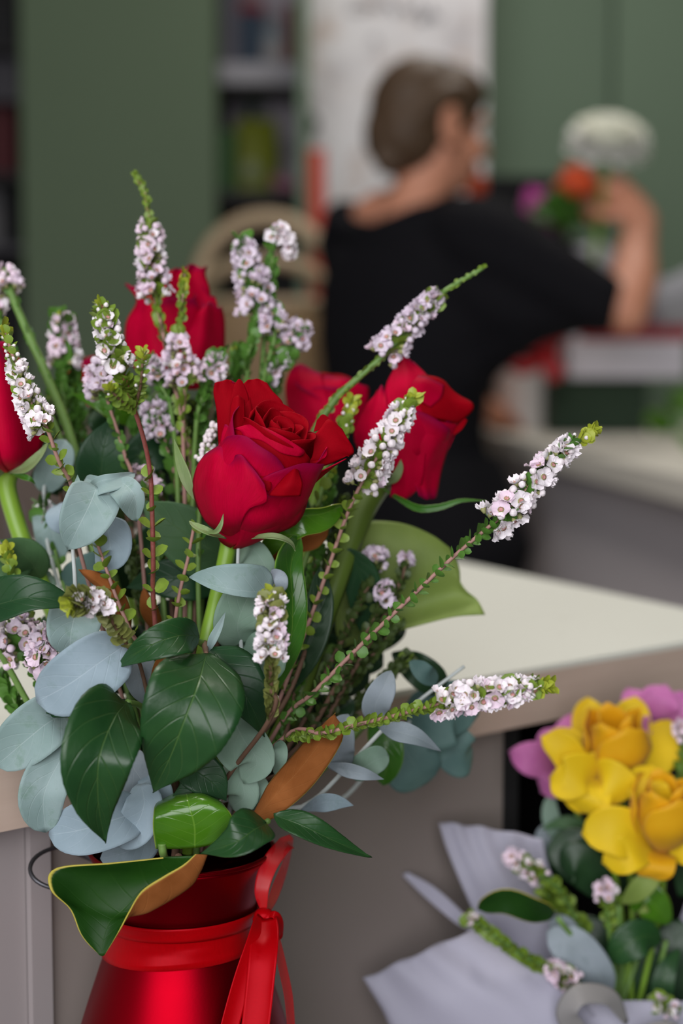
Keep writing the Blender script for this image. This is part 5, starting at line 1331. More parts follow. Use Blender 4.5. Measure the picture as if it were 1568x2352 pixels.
M['dk_green'] = plain('dark_green_foam', (.012,.030,.014,1), .85, .3, 80); M['greyp'] = plain('grey_lavender_card', (.62,.59,.67,1), .6, .06, 20)
M['redrib'] = plain('dark_red_ribbon', (.30,.006,.014,1), .4, .1, 40); M['redbright'] = plain('bright_red_ribbon', (.46,.006,.016,1), .4, .1, 40)
g = G(1365, 973, ZT)
DB = 3.3
def onbench(px, D): q = P(px, 900, D); return Vector((q.x, q.y, ZT))
g = onbench(1365, DB)
fb = empty('floral_foam_block', g, 'dark green block on the bench under the grey gift box', 'foam block')
zt = zat(868, DB) - ZT
m = MB(); m.box((g.x, g.y, ZT+zt/2+.0005), 218/F*DB, .13, zt, bev=.004); m.build('block', M['dk_green'], fb, smooth=False)
g2 = onbench(1425, DB); zz0 = ZT+zt+.001; zz1 = zat(752, DB)
gb = empty('gift_box', (g2.x, g2.y, zz0), 'wide lavender grey box with a red ribbon on top of the dark green block', 'box')
m = MB(); m.box((g2.x, g2.y, (zz0+zz1)/2), 262/F*DB, .16, zz1-zz0, bev=.004); m.build('body', M['greyp'], gb, smooth=False)
m = MB(); m.box((g2.x+.012, g2.y, zz1-.012), 240/F*DB+.004, .166, .028, rz=0, bev=.003); m.build('ribbon_band', M['redrib'], gb, smooth=False)
bq = P(1255, 800, DB-.10)
rbw = empty('ribbon_bow', bq, 'bright red ribbon bow at the left end of the grey gift box', 'ribbon')
def bow(path, w, tw, nm='loop'):
    m = MB(); m.sheet(leaf_rows(path, w, w, 'loop', roll=tw, nv=24, nu=4), .0006, 0, 0); m.build(nm, M['redbright'], rbw)
bow([(1262,815,3.2),(1235,780,3.17),(1250,748,3.17),(1285,760,3.19),(1275,800,3.2)], 22, (.4,.6,.5))
bow([(1262,815,3.2),(1225,800,3.17),(1185,812,3.16),(1170,835,3.17),(1215,838,3.18),(1258,818,3.2)], 16, (.3,.6,.4))
bow([(1262,815,3.2),(1268,845,3.185),(1280,872,3.185)], 24, (.2,.1), 'tail')
bow([(1258,818,3.2),(1220,842,3.185),(1180,850,3.185)], 15, (.3,.2), 'tail')
m = MB(); m.ball(P(1261,815,3.195), .012, 0, 12); m.build('knot', M['redbright'], rbw)
# white pot left of the block, red petals fallen in front, leaves on the right
q = onbench(1200, 3.42); M['whitepot'] = colr('white_ceramic', (.84,.82,.82,1), .35, .4)
pot = empty('white_pot', q, 'white ceramic pot left of the dark green block', 'pot')
h = zat(845, 3.42) - ZT
m = MB(); m.lathe([(.040,.0005),(.046,.006),(.056,h*.9),(.058,h),(.052,h),(.050,h*.85),(.038,.012),(.005,.010)], q, 36); m.build('body', M['whitepot'], pot)
for i, (px, D, r_) in enumerate(((1385,2.62,.022),(1448,2.66,.018))):
    q = G(px, 990 if i == 0 else 992, ZT); 
    o_ = MB(); pts = []
    rows = [[q + Vector((r_*1.6*(j/6-.5)*math.sin(PI*(.12+.8*a/5)), r_*1.6*(a/5-.5), .0015+.010*((j/6-.5)**2*4+.3*abs(a/5-.5)))) for j in range(7)] for a in range(6)]
    o_.sheet(rows, .0006, 0, 0)
    o = o_.build('fallen_petal', M['redbright' if i == 0 else 'pink_wrap'], loc=q); tag(o, 'fallen red petal on the bench before the green block' if i == 0 else 'fallen pink petal on the bench right of the red one', 'petal')

def foliage_clump(root, c, n, size, mats, seed, spread=.05, up=.06, name='leaf'):
    r = random.Random(seed)
    for i in range(n):
        a = r.random()*2*PI; el = r.uniform(.1,1.2)
        d = Vector((math.cos(a)*math.cos(el), math.sin(a)*math.cos(el), math.sin(el)))
        b_ = c + Vector((r.uniform(-1,1)*spread*.4, r.uniform(-1,1)*spread*.4, r.uniform(0,1)*up*.5))
        pts = [b_, b_ + d*size*.4 + Vector((0,0,size*.08)), b_ + d*size*.75 + Vector((0,0,size*.05)), b_ + d*size]
        m = MB(); m.sheet(leaf_rows(pts, size*.24, size*.24, 'mag', wpts=True, nv=10, nu=3, fold=.2, roll=r.uniform(-.5,.5)), .0004, 0, 1)
        m.build(name, [M[x] for x in mats], root)
q = onbench(1570, 3.0)
fc = empty('leafy_sprig', q, 'leafy green sprig lying at the right end of the bench', 'leaves')
foliage_clump(fc, q + Vector((0,0,.012)), 9, .075, ('mag_bright','glossy'), 5, .05, .04)
q = G(1572, 1060, ZT)
fc = empty('leafy_sprig', q, 'small green leaves on the bench edge at the right frame edge', 'leaves')
foliage_clump(fc, q + Vector((0.02,0,.006)), 6, .04, ('mag_bright','glossy'), 6, .02, .02)

# flowers standing on the bench in front of the person, in a dark bucket
M['bucket'] = colr('black_bucket', (.012,.014,.013,1), .4); M['tissue'] = plain('grey_tissue', (.36,.36,.40,1), .8, .08, 30)
q = onbench(1225, 3.62)
bk = empty('flower_bucket', q, 'black bucket of flowers on the bench beyond the person', 'bucket')
h = zat(560, 3.62) - ZT
m = MB(); m.lathe([(.075,.0005),(.08,.006),(.10,h),(.104,h),(.104,h+.006),(.097,h+.006),(.075,.02),(.01,.015)], q, 40); m.build('body', M['bucket'], bk)
m = MB(); m.tube([q+Vector((.1045*math.cos(2*PI*i/40), .1045*math.sin(2*PI*i/40), h-.015)) for i in range(41)], .004, 6, caps=False); m.build('hoop', M['bucket'], bk)
q2 = onbench(1195, 3.85)
dk = empty('storage_crate', q2, 'dark crate on the bench behind the purple flowers', 'crate')
hh = zat(418, 3.85) - ZT
m = MB(); m.box((q2.x, q2.y, ZT+hh/2+.0005), .19, .16, hh, bev=.004); m.build('body', M['blk'], dk, smooth=False)
m = MB(); m.box((q2.x, q2.y, ZT+hh-.01), .198, .168, .022, bev=.004); m.build('rim', M['blk'], dk, smooth=False)
# crumpled grey tissue behind the arm
def tissue(label, grid, D, seed):
    m = MB(); m.sheet(patch_rows(grid, D, 14, 14, ripple=10, seed=seed), .0006, 0, 0)
    c = P(grid[0][0][0], grid[0][0][1], D)
    root = empty('tissue_sheet', c, label, 'tissue paper')
    m.build('sheet', M['tissue'], root); return root
tissue('grey tissue paper sheet standing behind the forearm at right', [[(1480,770,0),(1530,780,30),(1620,775,0)],[(1470,700,0),(1535,700,60),(1640,700,0)],[(1500,650,0),(1560,625,20),(1660,600,0)]], 3.25, 3)
tissue('grey tissue paper between the shoulder and the flowers', [[(1290,740,0),(1360,745,40),(1430,740,0)],[(1270,650,0),(1340,640,50),(1440,650,0)],[(1290,580,0),(1350,560,20),(1430,575,0)]], 3.42, 4)
# ------------------------------------------------------------------ the person, seen from behind
M['skin'] = plain('skin', (.56,.25,.16,1), .5, .10, 12, spec=.35)
M['hair'] = None
k = NT('brown_hair'); tc = k.n('ShaderNodeTexCoord'); mp = k.n('ShaderNodeMapping'); mp.inputs['Scale'].default_value = (1,1,.12); k.l(tc.outputs['Object'], mp.inputs[0])
st = k.noise(160, 4, .6, vec=mp.outputs[0])
b = k.pbsdf(k.mix(st, (.034,.020,.013,1), (.115,.070,.040,1)), .5); k.l(k.bump(st, .5, .002), b.inputs['Normal']); b.inputs['Specular IOR Level'].default_value = .25; M['hair'] = k.done(b.outputs[0])
M['shirt'] = plain('black_cotton', (.0050,.0048,.0068,1), .9, .2, 60, spec=.15, bump=.15, bscale=14, bdist=.006)
M['trouser'] = plain('black_trousers', (.007,.0068,.0085,1), .9, .2, 60, spec=.15, bump=.1, bscale=20, bdist=.004)
M['eye_w'] = colr('eye_white', (.7,.68,.66,1), .2); M['eye_d'] = colr('eye_iris', (.05,.03,.02,1), .1); M['lip'] = colr('lip', (.42,.13,.11,1), .45)
DP = 2.95
yaw = math.radians(50)
FA = Vector((math.sin(yaw), math.cos(yaw), 0)); RI_ = Vector((math.cos(yaw), -math.sin(yaw), 0)); UP = Vector((0,0,1))
def ring_loft(m, secs, mat=0, seg=24):
    """closed loft through (centre, half width, half depth, right, front)"""
    n0 = len(m.v)
    for c, a, b, r, f in secs:
        for k_ in range(seg):
            w = 2*PI*k_/seg
            ca_, sa_ = math.cos(w), math.sin(w)
            ca_ = math.copysign(abs(ca_)**.85, ca_); sa_ = math.copysign(abs(sa_)**.85, sa_)
            m.v.append(c + r*ca_*a + f*sa_*b)
    for i in range(len(secs)-1):
        for k_ in range(seg):
            k2 = (k_+1) % seg
            m.f.append([n0+i*seg+k_, n0+i*seg+k2, n0+(i+1)*seg+k2, n0+(i+1)*seg+k_]); m.m.append(mat); m.uv.append([(0,0)]*4)
    m.f.append([n0+k_ for k_ in range(seg)][::-1]); m.m.append(mat); m.uv.append([(0,0)]*seg)
    m.f.append([n0+(len(secs)-1)*seg+k_ for k_ in range(seg)]); m.m.append(mat); m.uv.append([(0,0)]*seg)
def limb(m, pts, rads, mat=0, seg=16):
    c = curve(pts, 6*(len(pts)-1)); rr = [cr([(x,) for x in rads], (len(rads)-1)*i/(len(c)-1))[0] for i in range(len(c))]
    m.tube(c, rr, seg, mat); m.ball(c[0], rr[0], mat, 14); m.ball(c[-1], rr[-1], mat, 14)
def finish(o, vox, it=6, fac=.5):
    a = o.modifiers.new('Remesh', 'REMESH'); a.mode = 'VOXEL'; a.voxel_size = vox; a.use_smooth_shade = True
    s = o.modifiers.new('Smooth', 'SMOOTH'); s.iterations = it; s.factor = fac
    return o
# joints
pel = P(985, 1250, DP); chest = P(950, 640, DP); neckb = P(955, 505, DP-.02)
hd = P(993, 300, DP)
shR = chest + RI_*.165 + Vector((0,0,.075)); shL = chest - RI_*.165 + Vector((0,0,.075))
shR = P(1112, 545, 2.83); shL = P(812, 545, 3.07)
elR = P(1436, 712, 2.74); wrR = P(1474, 505, 2.90)

person = empty('person', (pel.x, pel.y, 0), 'person in a black t-shirt with a low bun, back turned, holding up flowers', 'person')
body = MB()
# torso (skin under the clothes)
def sec(px, py, D, a, b, tilt=0):
    return (P(px, py, D), a, b, RI_, FA)
ring_loft(body, [sec(990,1320,DP,.155,.105), sec(985,1230,DP,.165,.110), sec(968,1080,DP,.135,.092), sec(940,960,DP,.122,.085), sec(930,800,DP,.135,.095), sec(940,660,DP,.150,.098), sec(950,575,DP,.145,.085), sec(955,525,DP-.01,.10,.065), sec(958,490,DP-.02,.05,.05)])
# neck and head
limb(body, [P(945,520,DP-.02), P(965,450,DP-.01), P(985,385,DP)], [.060,.052,.054])
limb(body, [shL, P(885,500,3.0), P(950,500,2.95)], [.045,.050,.05]); limb(body, [P(950,510,2.95), P(1035,545,2.90), shR + Vector((0,0,-.012))], [.045,.042,.040])
# skull, face
hyaw = math.radians(63); hF = Vector((math.sin(hyaw), math.cos(hyaw), -.10)).normalized(); hR = Vector((math.cos(hyaw), -math.sin(hyaw), 0)); hU = hR.cross(hF).normalized()
HM = Matrix((hR, hF, hU)).transposed()
def hp(r, f, u): return hd + hR*r + hF*f + hU*u
body.ball(hp(0,-.012,.022), 1, 0, 24, (.074,.094,.088), HM)
body.ball(hp(0,.028,-.035), 1, 0, 20, (.058,.062,.072), HM)
body.ball(hp(0,.045,-.078), 1, 0, 16, (.034,.036,.026), HM)      # chin
limb(body, [hp(-.05,.0,-.05), hp(-.035,.04,-.078), hp(0,.062,-.085), hp(.035,.04,-.078), hp(.05,0,-.05)], [.018,.016,.016,.016,.018])
limb(body, [hp(0,.082,.018), hp(0,.094,-.008), hp(0,.104,-.024)], [.008,.010,.013])  # nose
for s in (-1, 1):
    body.ball(hp(s*.012,.094,-.027), .009, 0, 10)
    limb(body, [hp(s*.012,.082,.026), hp(s*.032,.079,.030), hp(s*.052,.062,.022)], [.008,.008,.006])   # brow
    body.ball(hp(s*.038,.062,-.022), .020, 0, 12)        # cheek
    # ear
    for q_ in range(9):
        a_ = -1.9 + 3.9*q_/8
        body.ball(hp(s*.085, -.012+.016*math.cos(a_)*-1, -.002+.028*math.sin(a_)), .0070, 0, 8)
    body.ball(hp(s*.080,-.006,-.004), 1, 0, 10, (.008,.015,.024), HM)
    body.ball(hp(s*.083,-.002,-.028), .009, 0, 8)
# right arm up to the raised hand
limb(body, [shR, shR.lerp(elR,.35)+Vector((0,0,.006)), shR.lerp(elR,.7), elR], [.042,.043,.041,.037])
limb(body, [elR, elR.lerp(wrR,.3)+Vector((.004,0,0)), elR.lerp(wrR,.65), wrR], [.037,.040,.033,.026])
# right hand: wrist turned, fingers closing round the stems to the left
kn = P(1412, 440, 2.95)
pdir = (kn - wrR).normalized()
limb(body, [wrR, wrR.lerp(kn,.45), kn], [.026,.031,.030])
side_ = pdir.cross(Vector((0,-1,0))).normalized()
acr = Vector((.25,-.72,.12)).normalized()            # knuckle row, index nearest the viewer
grip = P(1378, 478, 2.93)
for i_, (ln, rd) in enumerate(((.072,.0092),(.080,.0095),(.075,.0090),(.060,.0082))):
    k0 = kn + acr*(.030 - .020*i_) + Vector((0,0,.010 - .006*i_))
    p1 = k0 + Vector((-.62,.1,-.10)).normalized()*ln*.45
    p2 = p1 + Vector((-.35,.25,-.85)).normalized()*ln*.33
    p3 = p2 + Vector((.45,.35,-.70)).normalized()*ln*.26
    limb(body, [k0, p1, p2, p3], [rd*1.15, rd, rd*.95, rd*.8], seg=10)
th0 = wrR.lerp(kn,.45) + acr*.024
limb(body, [th0, th0 + Vector((-.025,-.012,-.018)), th0 + Vector((-.052,-.008,-.020)), th0 + Vector((-.070,.004,-.010))], [.014,.012,.0105,.008], seg=10)
# left arm: forward and down to the bench, hand resting on the top
elL = shL + FA*.10 + Vector((-.03,0,-.255)); wrL = Vector((.30, 3.36, ZT+.045)); wrL = elL + (wrL-elL).normalized()*.235
limb(body, [shL, shL.lerp(elL,.5), elL], [.048,.043,.037]); limb(body, [elL, elL.lerp(wrL,.35), wrL], [.037,.037,.025])
dL = (wrL-elL).normalized(); kL = wrL + dL*.075 + Vector((0,0,-.012)); limb(body, [wrL, kL], [.025,.029])
sL = dL.cross(UP).normalized()
for i_, ln in enumerate((.065,.075,.070,.055)):
    k0 = kL + sL*(-.027+.018*i_); limb(body, [k0, k0+dL*ln*.5+Vector((0,0,-.006)), k0+dL*ln*.9+Vector((0,0,-.022))], [.0105,.0095,.0075], seg=10)
k0 = wrL + dL*.02 - sL*.024; limb(body, [k0, k0+dL*.03-sL*.018, k0+dL*.058-sL*.022], [.013,.011,.008], seg=10)
# legs
for s in (-1, 1):
    hip = pel + RI_*s*.085 + Vector((0,0,-.04)); kne = Vector((hip.x+.01*s, hip.y+.03, .49)) ; ank = Vector((hip.x-.03, hip.y-.03, .085))
    limb(body, [hip, hip.lerp(kne,.5), kne, kne.lerp(ank,.35), ank], [.086,.076,.056,.056,.036])
    limb(body, [ank + Vector((0,0,-.03)), ank + FA*.07 + Vector((0,0,-.050)), ank + FA*.15 + Vector((0,0,-.060))], [.036,.034,.024])
bo = body.build('body', M['skin'], person); finish(bo, .0045, 5)
bo['label'] = 'bare skin of neck, face and raised arm'
# hair
hr = MB()
hr.ball(hp(0,-.020,.032), 1, 0, 28, (.080,.100,.093), HM)
hr.ball(hp(0,-.055,-.010), 1, 0, 24, (.076,.068,.080), HM)
hr.ball(hp(0,.024,.066), 1, 0, 20, (.073,.066,.053), HM)
for s in (-1,1): limb(hr, [hp(s*.064,.036,.060), hp(s*.070,-.010,.056), hp(s*.066,-.058,.016), hp(s*.035,-.09,-.035)], [.014,.018,.02,.02])
ho = hr.build('hair', M['hair'], person); finish(ho, .005, 6)
bun = P(892, 358, DP-.05)
hb = MB(); hb.ball(bun, 1, 0, 18, (.027,.026,.034))
for i_ in range(40):
    pass
hb.tube([bun + Vector((.022*math.cos(a_*.5)*(1-.012*a_), -.006, .022*math.sin(a_*.5)*(1-.012*a_))) + Vector((0,-.002*a_*.3,0)) for a_ in range(26)], .010, 8)
limb(hb, [hp(0,-.105,-.015), bun], [.026,.022])
finish(hb.build('hair_bun', M['hair'], person), .004, 4)
# eyes and lips (on the far side of the head)
for s in (-1,1):
    m = MB(); m.ball(hp(s*.032,.076,.006), .0115, 0, 14); m.ball(hp(s*.033,.0835,.006), .0056, 1, 10); m.build('eye', [M['eye_w'], M['eye_d']], person)
m = MB(); m.tube(curve([hp(-.022,.084,-.058), hp(-.008,.093,-.053), hp(.008,.093,-.053), hp(.022,.084,-.058)], 10), .0045, 8); m.tube(curve([hp(-.020,.084,-.060), hp(0,.092,-.065), hp(.020,.084,-.060)], 10), .005, 8); m.build('lips', M['lip'], person)
# black t-shirt
ts = MB()
ring_loft(ts, [sec(958,1085,DP,.146,.110), sec(936,1000,DP,.142,.108), sec(932,900,DP,.156,.118), sec(926,780,DP,.165,.122), sec(932,660,DP,.172,.120), sec(940,590,DP,.168,.108), sec(952,545,DP,.135,.088), sec(955,522,DP-.005,.095,.07)])
limb(ts, [P(775,520,3.02), P(800,545,3.05), elL.lerp(shL,.25)], [.030,.060,.056])
limb(ts, [P(1040,530,2.88), P(1115,560,2.825), P(1250,630,2.78), P(1370,694,2.75)], [.062,.078,.064,.053])
limb(ts, [P(1075,640,2.86), P(1165,700,2.82), P(1255,715,2.79), P(1330,712,2.765)], [.080,.075,.052,.040])   # loose sleeve hanging under the arm
limb(ts, [P(1020,760,2.88), P(1090,745,2.86), P(1170,725,2.82)], [.090,.082,.062])
limb(ts, [P(1030,840,2.88), P(1110,790,2.85), P(1210,748,2.80)], [.085,.060,.042])
limb(ts, [P(790,520,3.03), P(850,552,2.93), P(910,540,2.885), P(975,515,2.87), P(1045,515,2.875), P(1120,550,2.84)], [.020,.032,.036,.036,.040,.052])
limb(ts, [P(985,520,2.95), P(1045,518,2.93), P(1100,540,2.90)], [.045,.046,.05])
limb(ts, [P(980,850,2.9), P(1020,800,2.88)], [.09,.09])
finish(ts.build('t_shirt', M['shirt'], person), .0065, 6)
tr_ = MB()
ring_loft(tr_, [sec(992,1330,DP,.165,.125), sec(1000,1250,DP,.182,.135), sec(990,1150,DP,.165,.125), sec(970,1040,DP,.145,.108)])
for s in (-1,1):
    hip = pel + RI_*s*.088 + Vector((0,0,-.03)); kne = Vector((hip.x+.01*s, hip.y+.03, .49)); ank = Vector((hip.x-.03, hip.y-.03, .11))
    limb(tr_, [hip, hip.lerp(kne,.5), kne, kne.lerp(ank,.5), ank], [.100,.090,.070,.064,.056])
finish(tr_.build('trousers', M['trouser'], person), .008, 5)
for s in (-1,1):
    hip = pel + RI_*s*.085; ank = Vector((hip.x-.03, hip.y-.03, .05))
    m = MB(); limb(m, [ank - FA*.03 + Vector((0,0,.0)), ank + FA*.08 + Vector((0,0,-.004)), ank + FA*.17 + Vector((0,0,-.014))], [.042,.042,.034]); m.box(ank + FA*.07 + Vector((0,0,-.042)), .08, .25, .014, rz=-yaw, bev=.004)
    m.build('shoe', M['blk'], person)

# ------------------------------------------------------------------ flowers in and before the hand
M['mum'] = petalmat('white_petal', (.88,.88,.84,1), (.93,.93,.90,1), .6, 0, tr=.18); M['mum_in'] = petalmat('cream_petal', (.88,.88,.76,1), (.92,.92,.82,1), .6, 0, tr=.18)
M['orange'] = petalmat('orange_petal', (.62,.055,.012,1), (.70,.10,.02,1), .5, .2); M['purple'] = petalmat('purple_petal', (.50,.045,.32,1), (.62,.08,.42,1), .5, .2)
mc = P(1396, 334, 2.92)
mum = empty('white_chrysanthemum', grip, 'white chrysanthemum held up in the raised hand', 'flower')
X_, Y_, Z_ = frame(Vector((.05,-.42,.90)))
rr = random.Random(4)
for ringi, (n_, el0, L_) in enumerate(((34,-.16,.073),(34,-.04,.072),(32,.08,.068),(30,.2,.060),(26,.36,.048),(18,.7,.032))):
    m = MB()
    for i_ in range(n_):
        a_ = 2*PI*(i_+.5*(ringi%2))/n_ + rr.uniform(-.08,.08); el = el0 + rr.uniform(-.07,.07)
        d_ = (X_*math.cos(a_)+Y_*math.sin(a_))
        b0_ = mc + Z_*.004*ringi
        pts = [b0_, b0_ + d_*L_*.5*math.cos(el) + Z_*L_*.5*math.sin(el), b0_ + d_*L_*math.cos(el*.9) + Z_*(L_*math.sin(el)+.006 - .004*(ringi < 1))]
        sd = d_.cross(Z_).normalized()
        rows = []
        for v in range(6):
            c_ = Vector(cr(pts, 2*v/5)); w_p = .0092*slut(PROF['strap'], .12+.8*v/5)
            rows.append([c_ - sd*w_p + Z_*.002, c_ - Z_*0, c_ + sd*w_p + Z_*.002])
        m.sheet(rows, .0006, 0, 0)
    m.build('petal_ring', M['mum'] if ringi < 3 else M['mum_in'], mum)
m = MB(); m.ball(mc + Z_*.012, .040, 0, 18, (1,1,.62), Matrix((X_,Y_,Z_)).transposed()); m.build('centre', M['mum_in'], mum)
def wstem(parent, pts, r, mat='rose_stem'):
    m = MB(); m.tube(curve(pts, 20), r, 8); m.build('stem', M[mat], parent)
wstem(mum, [mc, P(1390,400,2.92), grip, P(1372,560,2.95), P(1360,640,3.0)], .004)
def tulip(name, label, c, axis_, r, L, mats, stempts, cat='flower', group=None, parts=6):
    root = empty(name, stempts[-1], label, cat, group)
    X2, Y2, Z2 = frame(axis_)
    for i_ in range(parts):
        m = MB(); m.sheet(rose_petal(c, X2, Y2, Z2, i_*2*PI/parts*(1 if i_ % 2 else 1), .75, r*(1 if i_ % 2 else .88), 0, L*(1 if i_ % 2 else .94), .35, .0, .0, .0, nu=8, nv=8, bulge=.7), .0006, 0, 1)
        m.build('petal', [M[x] for x in mats], root)
    wstem(root, [c] + stempts, .0035)
    return root
tulip('orange_tulip', 'orange red flower below the white chrysanthemum in the hand', P(1372,428,2.90), Vector((-.95,-.12,.22)), .030, .068, ('orange','orange'), [P(1385,455,2.92), grip, P(1360,600,2.98)])
zb_ = onbench(1225, 3.62) + Vector((0,0,.02))
tulip('purple_tulip', 'purple flower with upright petals in the black bucket', P(1248,548,3.6), Vector((-.12,-.2,1)), .050, .108, ('purple','purple'), [P(1236,575,3.6), zb_ + Vector((.01,0,0))], group='purple flowers in the bucket')
tulip('purple_tulip', 'small purple pink flower left of the upright purple one', P(1222,528,3.5), Vector((-.9,-.3,.30)), .030, .062, ('purple','purple'), [P(1215,575,3.58), zb_ + Vector((-.01,-.02,0))], group='purple flowers in the bucket')
tulip('orange_tulip', 'orange flower glimpsed behind the chin and shoulder', P(1088,475,3.5), Vector((.1,-.2,1)), .022, .07, ('orange','orange'), [P(1092,540,3.5), onbench(1125, 3.5) + Vector((0,0,.03))])
lf = empty('leafy_sprig', zb_, 'dark green leafy stems in the bucket under the raised hand', 'leaves')
wstem(lf, [P(1330,500,3.5), P(1300,560,3.55), zb_ + Vector((.02,-.01,0))], .004)
foliage_clump(lf, P(1325,520,3.5), 16, .085, ('glossy','dark_leaf'), 9, .07, .06)
# ------------------------------------------------------------------ wrapped yellow bouquet, lower right
M['yel'] = petalmat('yellow_petal', (.84,.57,.010,1), (.88,.65,.018,1), .5, .1, tr=.25); M['yel_deep'] = petalmat('golden_petal', (.82,.42,.008,1), (.86,.50,.012,1), .5, .1, tr=.25)
M['pinkp'] = petalmat('pink_petal', (.52,.12,.38,1), (.66,.24,.50,1), .5, .2, tr=.2)
k = NT('translucent_paper')
n = k.noise(40, 4); c = k.mix(n, (.62,.60,.72,1), (.68,.67,.79,1))
b = k.pbsdf(c, .55); t = k.n('ShaderNodeBsdfTranslucent'); k.l(c, t.inputs[0]); tp = k.n('ShaderNodeBsdfTransparent')
m1 = k.n('ShaderNodeMixShader'); m1.inputs[0].default_value = .35; k.l(b.outputs[0], m1.inputs[1]); k.l(t.outputs[0], m1.inputs[2])
m2 = k.n('ShaderNodeMixShader'); m2.inputs[0].default_value = .16; k.l(m1.outputs[0], m2.inputs[1]); k.l(tp.outputs[0], m2.inputs[2])
M['paper'] = k.done(m2.outputs[0])
M['greyrib'] = plain('grey_ribbon', (.22,.21,.21,1), .5, .1, 40)
DY = .84
BY = P(1420, 2560, .835)
def ystem(root, pts, r=7, mat='rose_stem'):
    w_ = [P(*p) for p in pts] + [BY + Vector((RNG.uniform(-.008,.008), RNG.uniform(-.006,.006), .02)), BY + Vector((RNG.uniform(-.008,.008), RNG.uniform(-.006,.006), -.06))]
    m = MB(); m.tube(curve(w_, 26), r*DY/F, 8); m.build('stem', M[mat], root)
def flower(label, petals, st_, mat, name, group, core=None):
    root = empty(name, P(*st_[-1]), label, 'flower', group)
    for i_, (mid, wl, wr, kw) in enumerate(petals):
        mt = kw.pop('mats', (mat, mat))
        leaf(root, 'petal', mid, wl, wr, kw.pop('prof','round'), mt, th=.0005, nv=14, nu=6, seed=i_, wave=kw.pop('wave',4), **kw)
    if core:
        c_, ax_, r_, L_, ms_ = core
        X2, Y2, Z2 = frame(ax_)
        for i_ in range(7):
            m = MB(); m.sheet(rose_petal(c_, X2, Y2, Z2, i_*2.4, 1.0, r_*(.45+.09*i_), 0, L_*(1-.012*i_), .18, .001, .002, .001, nu=10, nv=9, bulge=.75, seed=i_), .0005, 0, 1)
            m.build('petal', [M[ms_], M[ms_]], root)
    ystem(root, st_)
    return root
YG_ = 'yellow flowers in the wrapped bouquet'
flower('topmost yellow flower of the wrapped bouquet with a golden cup', [
    ([(1400,1790,.835),(1365,1730,.845),(1350,1660,.85),(1352,1602,.852)], 40, 52, dict(cup=.3)),
    ([(1420,1790,.835),(1440,1720,.85),(1450,1650,.855),(1455,1600,.858)], 44, 46, dict(cup=.3)),
    ([(1440,1790,.835),(1500,1740,.845),(1530,1690,.85),(1540,1655,.852)], 46, 52, dict(cup=.3)),
    ([(1395,1800,.832),(1345,1760,.835),(1300,1715,.838),(1250,1700,.842)], 30, 46, dict(cup=.3))],
    [(1420,1790,.838),(1440,1900,.838),(1450,2150,.836)], 'yel', 'yellow_flower', YG_, (P(1418,1786,.836), P(1408,1620,.822)-P(1418,1786,.836), .0185, .036, 'yel_deep'))
flower('left yellow flower of the wrapped bouquet with spread petals', [
    ([(1350,1790,.825),(1320,1760,.82),(1290,1720,.818),(1245,1690,.82)], 36, 40, dict(cup=.3)),
    ([(1370,1790,.822),(1340,1785,.812),(1300,1800,.81),(1262,1790,.814)], 40, 60, dict(cup=.3)),
    ([(1370,1790,.822),(1390,1790,.812),(1420,1810,.81),(1445,1835,.814)], 50, 50, dict(cup=.3)),
    ([(1365,1785,.822),(1355,1810,.812),(1345,1840,.81),(1335,1868,.815)], 56, 60, dict(cup=.3)),
    ([(1370,1790,.826),(1380,1760,.822),(1385,1740,.822),(1380,1715,.825)], 40, 36, dict(cup=.3))],
    [(1370,1795,.828),(1400,1950,.832),(1430,2150,.836)], 'yel', 'yellow_flower', YG_)
flower('lowest yellow flower of the wrapped bouquet, a round pale petal at its left', [
    ([(1500,1930,.815),(1450,1910,.806),(1400,1900,.804),(1336,1912,.808)], 66, 50, dict(cup=.3)),
    ([(1500,1940,.815),(1460,1950,.805),(1430,1965,.803),(1385,1985,.808)], 46, 42, dict(cup=.3)),
    ([(1510,1950,.815),(1505,1975,.806),(1500,2000,.804),(1500,2020,.808)], 48, 40, dict(cup=.3, mats=('yel_deep','yel_deep'))),
    ([(1520,1900,.815),(1500,1850,.812),(1480,1800,.812),(1490,1755,.816)], 42, 50, dict(cup=.3)),
    ([(1530,1930,.815),(1570,1930,.81),(1610,1930,.81),(1650,1950,.815)], 60, 60, dict(cup=.3))],
    [(1515,1935,.82),(1520,2050,.83),(1480,2250,.836)], 'yel', 'yellow_flower', YG_, (P(1516,1945,.815), P(1530,1770,.798)-P(1516,1945,.815), .0185, .037, 'yel_deep'))
PG_ = 'pink flowers in the wrapped bouquet'
flower('pink flower at the left of the wrapped bouquet, behind the yellow petals', [
    ([(1290,1760,.855),(1290,1720,.85),(1305,1680,.85),(1330,1640,.855)], 34, 44, dict(prof='mag')),
    ([(1290,1760,.855),(1255,1750,.848),(1215,1740,.846),(1168,1728,.85)], 42, 40, dict(prof='mag')),
    ([(1290,1765,.855),(1275,1780,.848),(1260,1800,.846),(1240,1818,.85)], 44, 40, dict(prof='mag')),
    ([(1290,1755,.858),(1270,1725,.855),(1260,1700,.855),(1270,1670,.858)], 30, 34, dict(prof='mag'))],
    [(1295,1765,.858),(1350,1950,.85),(1410,2150,.84)], 'pinkp', 'pink_flower', PG_)
